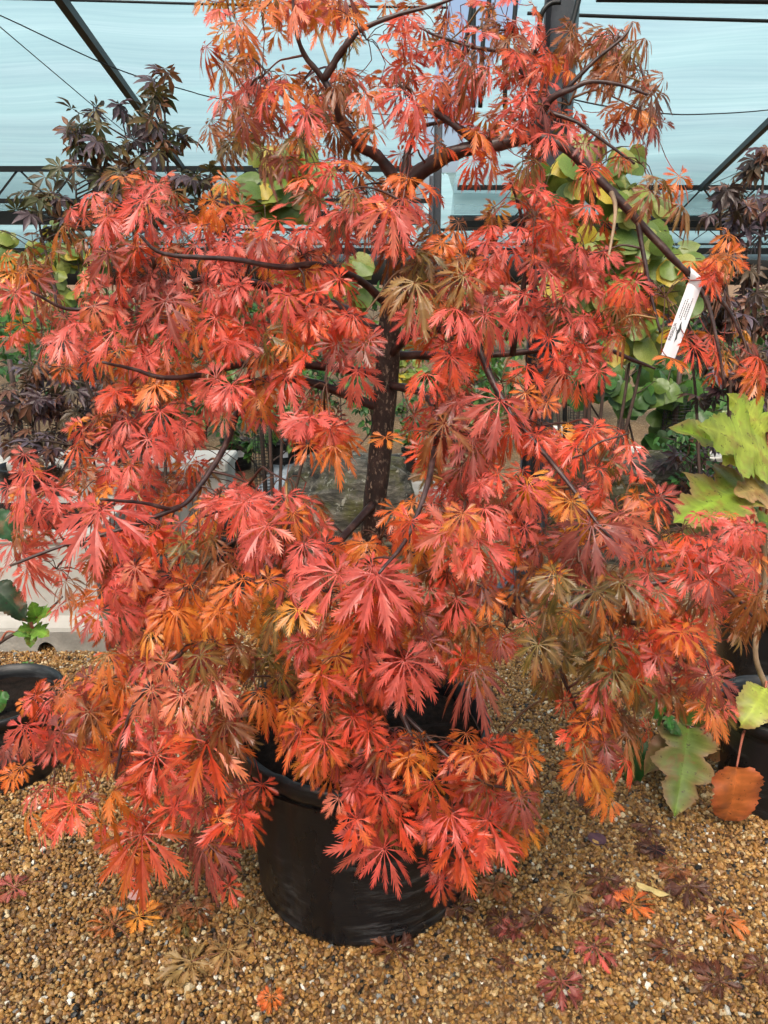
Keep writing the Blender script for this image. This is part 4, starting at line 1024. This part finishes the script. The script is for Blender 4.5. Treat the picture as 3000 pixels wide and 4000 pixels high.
# ================================================================ OAK-LEAVED HYDRANGEAS
OAK = ([(0, 0), (.16, -.09), (.34, -.03), (.50, .10), (.42, .19), (.27, .27), (.40, .34), (.52, .52), (.38, .55), (.22, .60), (.28, .72), (.22, .80), (.11, .91), (0, 1.0)],
       [0, .02, .05, .12, .20, .27, .33, .45, .52, .58, .68, .77, .9, 1.0])
OVA = ([(0, 0), (.17, -.03), (.33, .07), (.39, .22), (.36, .40), (.38, .55), (.30, .72), (.24, .83), (.10, .93), (0, 1.0)], [0, .02, .1, .24, .4, .55, .72, .84, .94, 1.0])
def broad_leaf(shape, base, tipp, nh, cin, cedge, wid=1.0, cup=.18, seed=0):
    pts, ms = shape; r = np.random.default_rng(seed); V, F, C = [], [], []; sub = 3
    E, Mi = [], []; sub = 4
    for i in range(len(pts)-1):
        for k in range(sub):
            u = k/sub; e_ = np.array(pts[i])*(1-u)+np.array(pts[i+1])*u; E.append(e_); Mi.append(ms[i]*(1-u)+ms[i+1]*u)
    E.append(np.array(pts[-1])); Mi.append(1.0); n_, q = len(E), 6
    y = tipp-base; L = np.linalg.norm(y); y = y/L; z = unit(nh-y*np.dot(nh, y)); x = np.cross(y, z)
    cin = np.array(cin); cedge = np.array(cedge); ph = r.uniform(0, 6, 4)
    for s in (-1, 1):
        ws = wid*r.uniform(.9, 1.1)
        for i in range(n_):
            jag = 1+(.06 if i % 2 else -.04)+r.uniform(-.06, .06)
            for k in range(q):
                f = k/(q-1); px = E[i][0]*f*ws*(jag if k == q-1 else 1); py = Mi[i]*(1-f)+E[i][1]*f
                zz = cup*abs(px)-.30*py**2*(.6 if shape is OAK else 1.3)-.28*px*px+(.05*math.sin(py*9+s*1.3+ph[2])*f if shape is OVA else 0)+.035*math.sin(py*22+ph[0]-abs(px)*9)*f*.5+.02*math.sin(px*14+ph[1])+(.004*f if i % 4 == 2 else 0)
                V.append(base+(x*s*px+y*py+z*zz)*L); ed = f**2.2*.75
                c = cin*(1-ed)+cedge*ed; c = c*(1.35 if k == 0 else 1.15 if i % 4 == 0 else 1.0)*r.uniform(.9, 1.08); C.append(c)
    for s in (0, 1):
        o = s*n_*q
        for i in range(n_-1):
            for k in range(q-1):
                a, b_, c_, d_ = o+i*q+k, o+i*q+k+1, o+(i+1)*q+k+1, o+(i+1)*q+k
                F.append((a, b_, c_, d_) if s == 1 else (d_, c_, b_, a))
    return np.array(V), np.array(F), np.array(C)
LG, YG, PK, DG, OR, TAN = (.27, .40, .05), (.38, .44, .06), (.42, .20, .12), (.035, .12, .022), (.60, .17, .045), (.42, .30, .11)
HY = thing('oakleaf_hydrangea', 'lime and pink tinged oak leaved hydrangea beside the maple, in the black pot', 'hydrangea', (RP[0], RP[1], .26))
hb = np.array([RP[0], RP[1], .24]); Yh = RP[1]
stem = [hb, P(2990, 2680, Yh-.02), P(2950, 2540, Yh-.05), P(2985, 2300, Yh-.05), P(2985, 2050, Yh-.08), P(2992, 1850, Yh-.08), P(3000, 1700, Yh-.08), P(3005, 1560, Yh-.08)]
V, F = tube(stem, [.010, .009, .008, .008, .0075, .007, .006, .005], 8, 5, .05); part('stem', V, F, M['palestem'], HY, smooth=True)
def hyd(shape, bpx, tpx, Yb, Yt_, cin, ce, root=None, wid=1.0, nh=None, seed=0, owner=None):
    b_ = P(bpx[0], bpx[1], Yb); t_ = P(tpx[0], tpx[1], Yt_); own = owner or HY
    nh = unit(CAM-b_)+np.array([0, 0, .7]) if nh is None else np.array(nh, float)
    V, F, C = broad_leaf(shape, b_, t_, nh, cin, ce, wid, seed=seed); lf = part('leaf', V, F, M['hyd'], own, C, True)
    if root is not None:
        rt = np.asarray(root, float); v, f = tube([rt, (rt+b_)/2+np.array([0, 0, .02]), b_], [.0045, .0035, .003], 6, 4); part('leaf_stalk', v, f, M['redstalk'], lf, smooth=True)
M['redstalk'] = plain('red_leaf_stalk', (.34, .10, .06), .5, var=.2)
hyd(OAK, (2935, 1795), (2682, 1625), Yh-.10, Yh-.20, LG, TAN, stem[5], .62, (-.1, -.7, .9), 1)
hyd(OAK, (2998, 1790), (2800, 1640), Yh-.12, Yh-.26, YG, LG, stem[6], .75, (0, -.8, .6), 2)
hyd(OAK, (2985, 1690), (2868, 1535), Yh-.10, Yh-.12, YG, LG, stem[6], .85, (.2, -.9, .3), 3)
hyd(OAK, (2925, 1905), (2662, 1985), Yh-.14, Yh-.30, LG, PK, stem[4], .80, (0, -.55, 1), 4)
hyd(OVA, (2945, 2010), (2690, 2020), Yh-.06, Yh-.12, (.22, .20, .04), PK, stem[3], .75, (0, -.5, 1), 5)
hyd(OAK, (3010, 1920), (2895, 1905), Yh-.16, Yh-.24, TAN, PK, stem[4], .8, (0, -.7, .8), 6)
hyd(OAK, (3020, 2050), (2940, 2000), Yh-.1, Yh-.16, LG, PK, stem[3], .8, None, 7)
hyd(OVA, (2878, 2995), (2870, 3265), Yh-.22, Yh-.26, OR, (.42, .09, .04), P(2905, 2860, Yh-.10), .88, (-.1, -1, .35), 8)
hyd(OVA, (2990, 2690), (2925, 2800), Yh-.05, Yh-.16, YG, TAN, stem[1], 1.0, (-.2, -.8, .7), 9)
v, f = tube([hb, P(2960, 2800, Yh-.06), P(2905, 2860, Yh-.10)], [.006, .004, .004], 6, 4); part('stem', v, f, M['redstalk'], HY, smooth=True)
# a second young plant whose big spotted leaf hangs over the gravel
yb = G(2590, 3000); YS = thing('oakleaf_hydrangea', 'young oak leaved hydrangea with one big spotted green leaf over the gravel', 'hydrangea', (yb[0], yb[1], 0))
ys = [np.array([yb[0], yb[1], -.01]), P(2600, 2790, yb[1]-.03), P(2690, 2830, yb[1]-.08)]
v, f = tube(ys, [.007, .006, .004], 7, 5); part('stem', v, f, M['stem'], YS, smooth=True)
hyd(OAK, (2685, 2850), (2650, 3172), yb[1]-.10, yb[1]-.33, (.17, .26, .045), PK, ys[2], .72, (-.1, -.8, .75), 10, YS)
hyd(OVA, (2720, 2860), (2860, 2960), yb[1]-.10, yb[1]-.14, (.16, .10, .04), (.20, .09, .04), ys[2], .8, None, 11, YS)
hyd(OVA, (2690, 2840), (2520, 2990), yb[1]-.08, yb[1]-.16, (.20, .16, .05), PK, ys[2], .6, None, 12, YS)
hyd(OVA, (2600, 2820), (2660, 2860), yb[1]-.10, yb[1]-.15, DG, (.06, .18, .03), ys[1], .8, None, 13, YS)
hyd(OAK, (2590, 2790), (2560, 2720), yb[1]-.08, yb[1]-.12, (.05, .20, .03), DG, ys[1], .9, None, 14, YS)
hyd(OAK, (2610, 2800), (2625, 2850), yb[1]-.12, yb[1]-.16, (.06, .22, .035), DG, ys[1], .9, None, 15, YS)
hyd(OVA, (2500, 2880), (2455, 3120), yb[1]-.05, yb[1]-.14, (.018, .06, .014), DG, ys[0], .42, None, 16, YS)
hyd(OVA, (2700, 2830), (2730, 2700), yb[1]-.10, yb[1]-.14, (.09, .16, .03), (.16, .10, .04), ys[1], .9, None, 17, YS)
# left: dark stem with fresh green leaves, rooted in the left pot
lb = np.array([LP[0], LP[1]+.17, .23]); Yl = lb[1]
LH = thing('oakleaf_hydrangea', 'dark stemmed young hydrangea with fresh green leaves in front of the white planter', 'hydrangea', lb)
ls = [lb, P(-160, 2640, Yl+.02), P(0, 2510, Yl+.03), P(120, 2440, Yl+.04), P(200, 2375, Yl+.05), P(245, 2330, Yl+.06)]
v, f = tube(ls, [.008, .007, .006, .0055, .0045, .003], 7, 5, .08); part('stem', v, f, M['stem'], LH, smooth=True)
FG1, FG2 = (.20, .38, .05), (.14, .28, .04)
for k, (bx, by, tx, ty, s, w_, rt) in enumerate(((140, 2412, 100, 2420, OAK, 1.0, 3), (140, 2410, 130, 2360, OAK, .9, 3), (145, 2412, 185, 2385, OAK, 1.0, 3), (125, 2455, 75, 2455, OAK, 1.0, 3), (122, 2458, 118, 2522, OVA, .9, 3), (130, 2455, 185, 2475, OAK, 1.0, 3), (60, 2470, 95, 2468, OVA, .6, 2))):
    hyd(s, (bx, by), (tx, ty), Yl+.03, Yl-.01, FG1 if k % 2 else FG2, FG2, ls[rt], w_, None, 30+k, LH)
hyd(OVA, (-30, 2290), (95, 2390), Yl+.0, Yl-.05, (.02, .045, .018), (.04, .05, .02), ls[1], .8, None, 41, LH)
hyd(OVA, (-30, 2000), (70, 2090), Yl+.15, Yl+.1, (.03, .09, .03), (.03, .08, .03), ls[1], .9, None, 42, LH)
hyd(OVA, (10, 2700), (-30, 2790), Yl-.05, Yl-.1, (.05, .17, .03), DG, lb, .9, None, 43, LH)
# little weed on the gravel
wq = G(95, 2610); r_ = np.random.default_rng(8); WD = thing('weed', 'tiny green weed sprouting from the gravel before the white planter', 'weed', wq)
for k in range(9):
    a = k*.7; d_ = np.array([math.cos(a), math.sin(a), r_.uniform(.4, 1.4)]); V, F, C = broad_leaf(OVA, wq+unit(d_)*.008, wq+unit(d_)*r_.uniform(.03, .045), np.array([-d_[0]*.3, -d_[1]*.3, 1]), (.06, .2, .04), (.05, .16, .03), .9, seed=k); part('leaf', V, F, M['hyd'], WD, C, True)

# ================================================================ FALLEN LEAVES
fr = np.random.default_rng(21)
FG = 'withered maple leaves lying on the gravel'
def fallen(px, py, r, code, rot, label, group=None, curl=.9, tiltx=.0, droop=.35, lift=.012):
    c = G(px, py, .012); V, F, C = maple_leaf(fr, code, max(droop-.2, .1), 11, curl, spread=135, narrow=1.15)
    a = math.radians(rot); R = np.array([[math.cos(a), -math.sin(a), 0], [math.sin(a), math.cos(a), 0], [0, 0, 1]])
    r *= 1.4; V = V*r; V[:, 2] *= .9; V = V@R.T; V[:, 2] -= V[:, 2].min(); V[:, 2] += .004
    V[:, 2] = np.maximum(V[:, 2], .004)
    s0 = np.array([0, 0, V[:5, 2].mean()]); s1 = R@np.array([fr.uniform(-.3, .3)*r, -r*.9, .006]); pv, pf = petiole_geo(s0, s1, .0011, 5, .006)
    F = np.concatenate([F, pf+len(V)]); C = np.concatenate([C, np.tile((.20, .06, .04), (len(pv), 1))]); V = np.concatenate([V, pv])
    o = link('fallen_leaf', make_mesh('fallen_leaf', V, F, C), M['dry'], None, (c[0], c[1], .008)); tag(o, label, 'leaf', group)
fallen(540, 3590, .055, 'Y', -70, 'bright yellow fallen maple leaf left of the big pot', None, .4)
fallen(440, 3620, .055, 'B', 60, 'brown withered maple leaf beside the yellow one')
fallen(770, 3560, .05, 'B', 200, 'rusty withered maple leaf below the purple drooping leaf')
fallen(720, 3610, .035, 'G', 190, 'small green brown fallen leaf near the pink heart leaf')
fallen(680, 3540, .045, 'B', 150, 'brown withered leaf just behind the small green brown one')
fallen(750, 3770, .07, 'T', 120, 'large tan withered maple leaf with a pale stalk on the gravel')
fallen(890, 3720, .06, 'T', 170, 'tan withered maple leaf overlapping a dark one')
fallen(980, 3630, .045, 'T', 20, 'pale tan fallen leaf close to the foot of the big pot')
fallen(1060, 3900, .035, 'O', 180, 'small orange fallen leaf in open gravel')
fallen(60, 3480, .06, 'M', 100, 'dark red fallen leaf under the left branches')
fallen(1540, 3730, .06, 'D', 10, 'dark maroon withered leaf touching the front of the big pot')
fallen(1790, 3560, .055, 'D', 30, 'dark withered leaf at the right foot of the big pot')
fallen(1930, 3460, .05, 'B', 200, 'tan brown withered leaf right of the big pot')
fallen(1960, 3600, .055, 'D', 170, 'spidery dark brown withered leaf beside the red one')
fallen(2010, 3640, .04, 'M', 90, 'small dark red leaf next to a spidery brown one')
fallen(2100, 3590, .055, 'D', 190, 'chocolate brown curled leaf on the gravel')
fallen(2240, 3500, .055, 'T', 160, 'tan shredded leaf among the withered ones')
fallen(2360, 3440, .06, 'D', 140, 'dark red brown leaf behind the bright orange fallen leaf')
fallen(2400, 3490, .05, 'M', 160, 'maroon fallen leaf touching the bright orange one')
fallen(2465, 3545, .055, 'O', -70, 'bright orange fallen maple leaf on the gravel', None, .4)
fallen(2560, 3330, .05, 'D', 60, 'blackish curled leaf near the yellow fan leaf')
fallen(2690, 3470, .065, 'D', 150, 'big dark brown withered leaf beyond the yellow fan leaf')
fallen(2640, 3400, .05, 'B', 120, 'rust brown withered leaf behind the yellow fan leaf')
fallen(2820, 3600, .055, 'B', 200, 'brown curled leaf with a tan scrap on the gravel')
fallen(2620, 3720, .05, 'D', 100, 'dark reddish leaf beside a pale grey stone')
fallen(2320, 3710, .055, 'M', 190, 'wine red shrivelled leaf in open gravel')
fallen(2190, 3850, .06, 'M', 170, 'red tipped tan leaf on the open gravel')
fallen(2810, 3850, .06, 'D', 30, 'very dark crumpled leaf on the open gravel')
fallen(2980, 3790, .05, 'D', 120, 'dark red leaf at the edge of the gravel')
fallen(2350, 3590, .05, 'D', 90, 'dark brown leaf below the bright orange one')
fallen(1980, 3770, .03, 'D', 60, 'tiny shrivelled brown leaf scrap')
fallen(2310, 3160, .05, 'D', 0, 'dark withered leaf behind the purple heart leaf')
fallen(2540, 3240, .045, 'D', 80, 'black withered leaf beneath the spotted hydrangea leaf')
def flat_leaf(name, px, py, L, rot, asp, c0, c1, label, heart=True):
    c = G(px, py, .014); r = np.random.default_rng(int(px)); V, F, C = round_leaf((c0, c1), r, asp) if heart else oval_leaf((c0, c1), r, .34)
    a = math.radians(rot); R = np.array([[math.cos(a), -math.sin(a), 0], [math.sin(a), math.cos(a), 0], [0, 0, 1]])
    V = V*L; V[:, 2] *= -.5; V = V@R.T; V[:, 2] += .008-V[:, 2].min()
    n0 = len(V); s0 = R@np.array([0, .0, .01]); s1 = R@np.array([.1*L, -.45*L, .012]); pv, pf = petiole_geo(s0, s1, .0012, 4, .004)
    F = np.concatenate([F, pf+n0]); V = np.concatenate([V, pv]); C = np.concatenate([C, np.tile(np.array(c1)*.8, (len(pv), 1))])
    tag(link(name, make_mesh(name, V, F, C, True), M['dry'], None, (c[0], c[1], .006)), label, 'leaf')
flat_leaf('fallen_leaf', 560, 3490, .042, 110, 1.0, (.62, .36, .33), (.58, .30, .28), 'pale pink heart shaped fallen leaf left of the big pot')
flat_leaf('fallen_leaf', 2350, 3300, .055, 20, 1.0, (.13, .055, .075), (.10, .04, .055), 'dark purple heart shaped fallen leaf on the gravel')
flat_leaf('fallen_leaf', 2600, 3330, .06, 80, .7, (.02, .012, .018), (.03, .02, .028), 'glossy black curled fallen leaf on the gravel')
# ginkgo-like fan leaf
c = G(2550, 3470, .014); V = [(0, 0, .012)]; C = [(.62, .46, .17)]
for k in range(15):
    a = math.radians(-88+176*k/14); q = .044*(1-.25*abs(math.sin(a))**3*0+.02*math.sin(k*2.2))*(.55+.45*abs(math.sin(a))); V.append((q*math.sin(a), q*math.cos(a)*.75, .012+.002*math.sin(k))); C.append((.66, .50, .22))
V = np.array(V); F = [(0, k+2, k+1) for k in range(14)]; pv, pf = petiole_geo((0, 0, .012), (.012, -.03, .012), .0012, 4, .003)
F = np.concatenate([np.array(F), pf+len(V)]); C = C+[(.5, .36, .12)]*len(pv); V = np.concatenate([V, pv])
a = math.radians(150); R = np.array([[math.cos(a), -math.sin(a), 0], [math.sin(a), math.cos(a), 0], [0, 0, 1]]); V = V@R.T
tag(link('fallen_leaf', make_mesh('fallen_leaf', V, F, np.array(C)), M['dry'], None, (c[0], c[1], .004)), 'pale yellow fan shaped fallen leaf on the gravel', 'leaf')
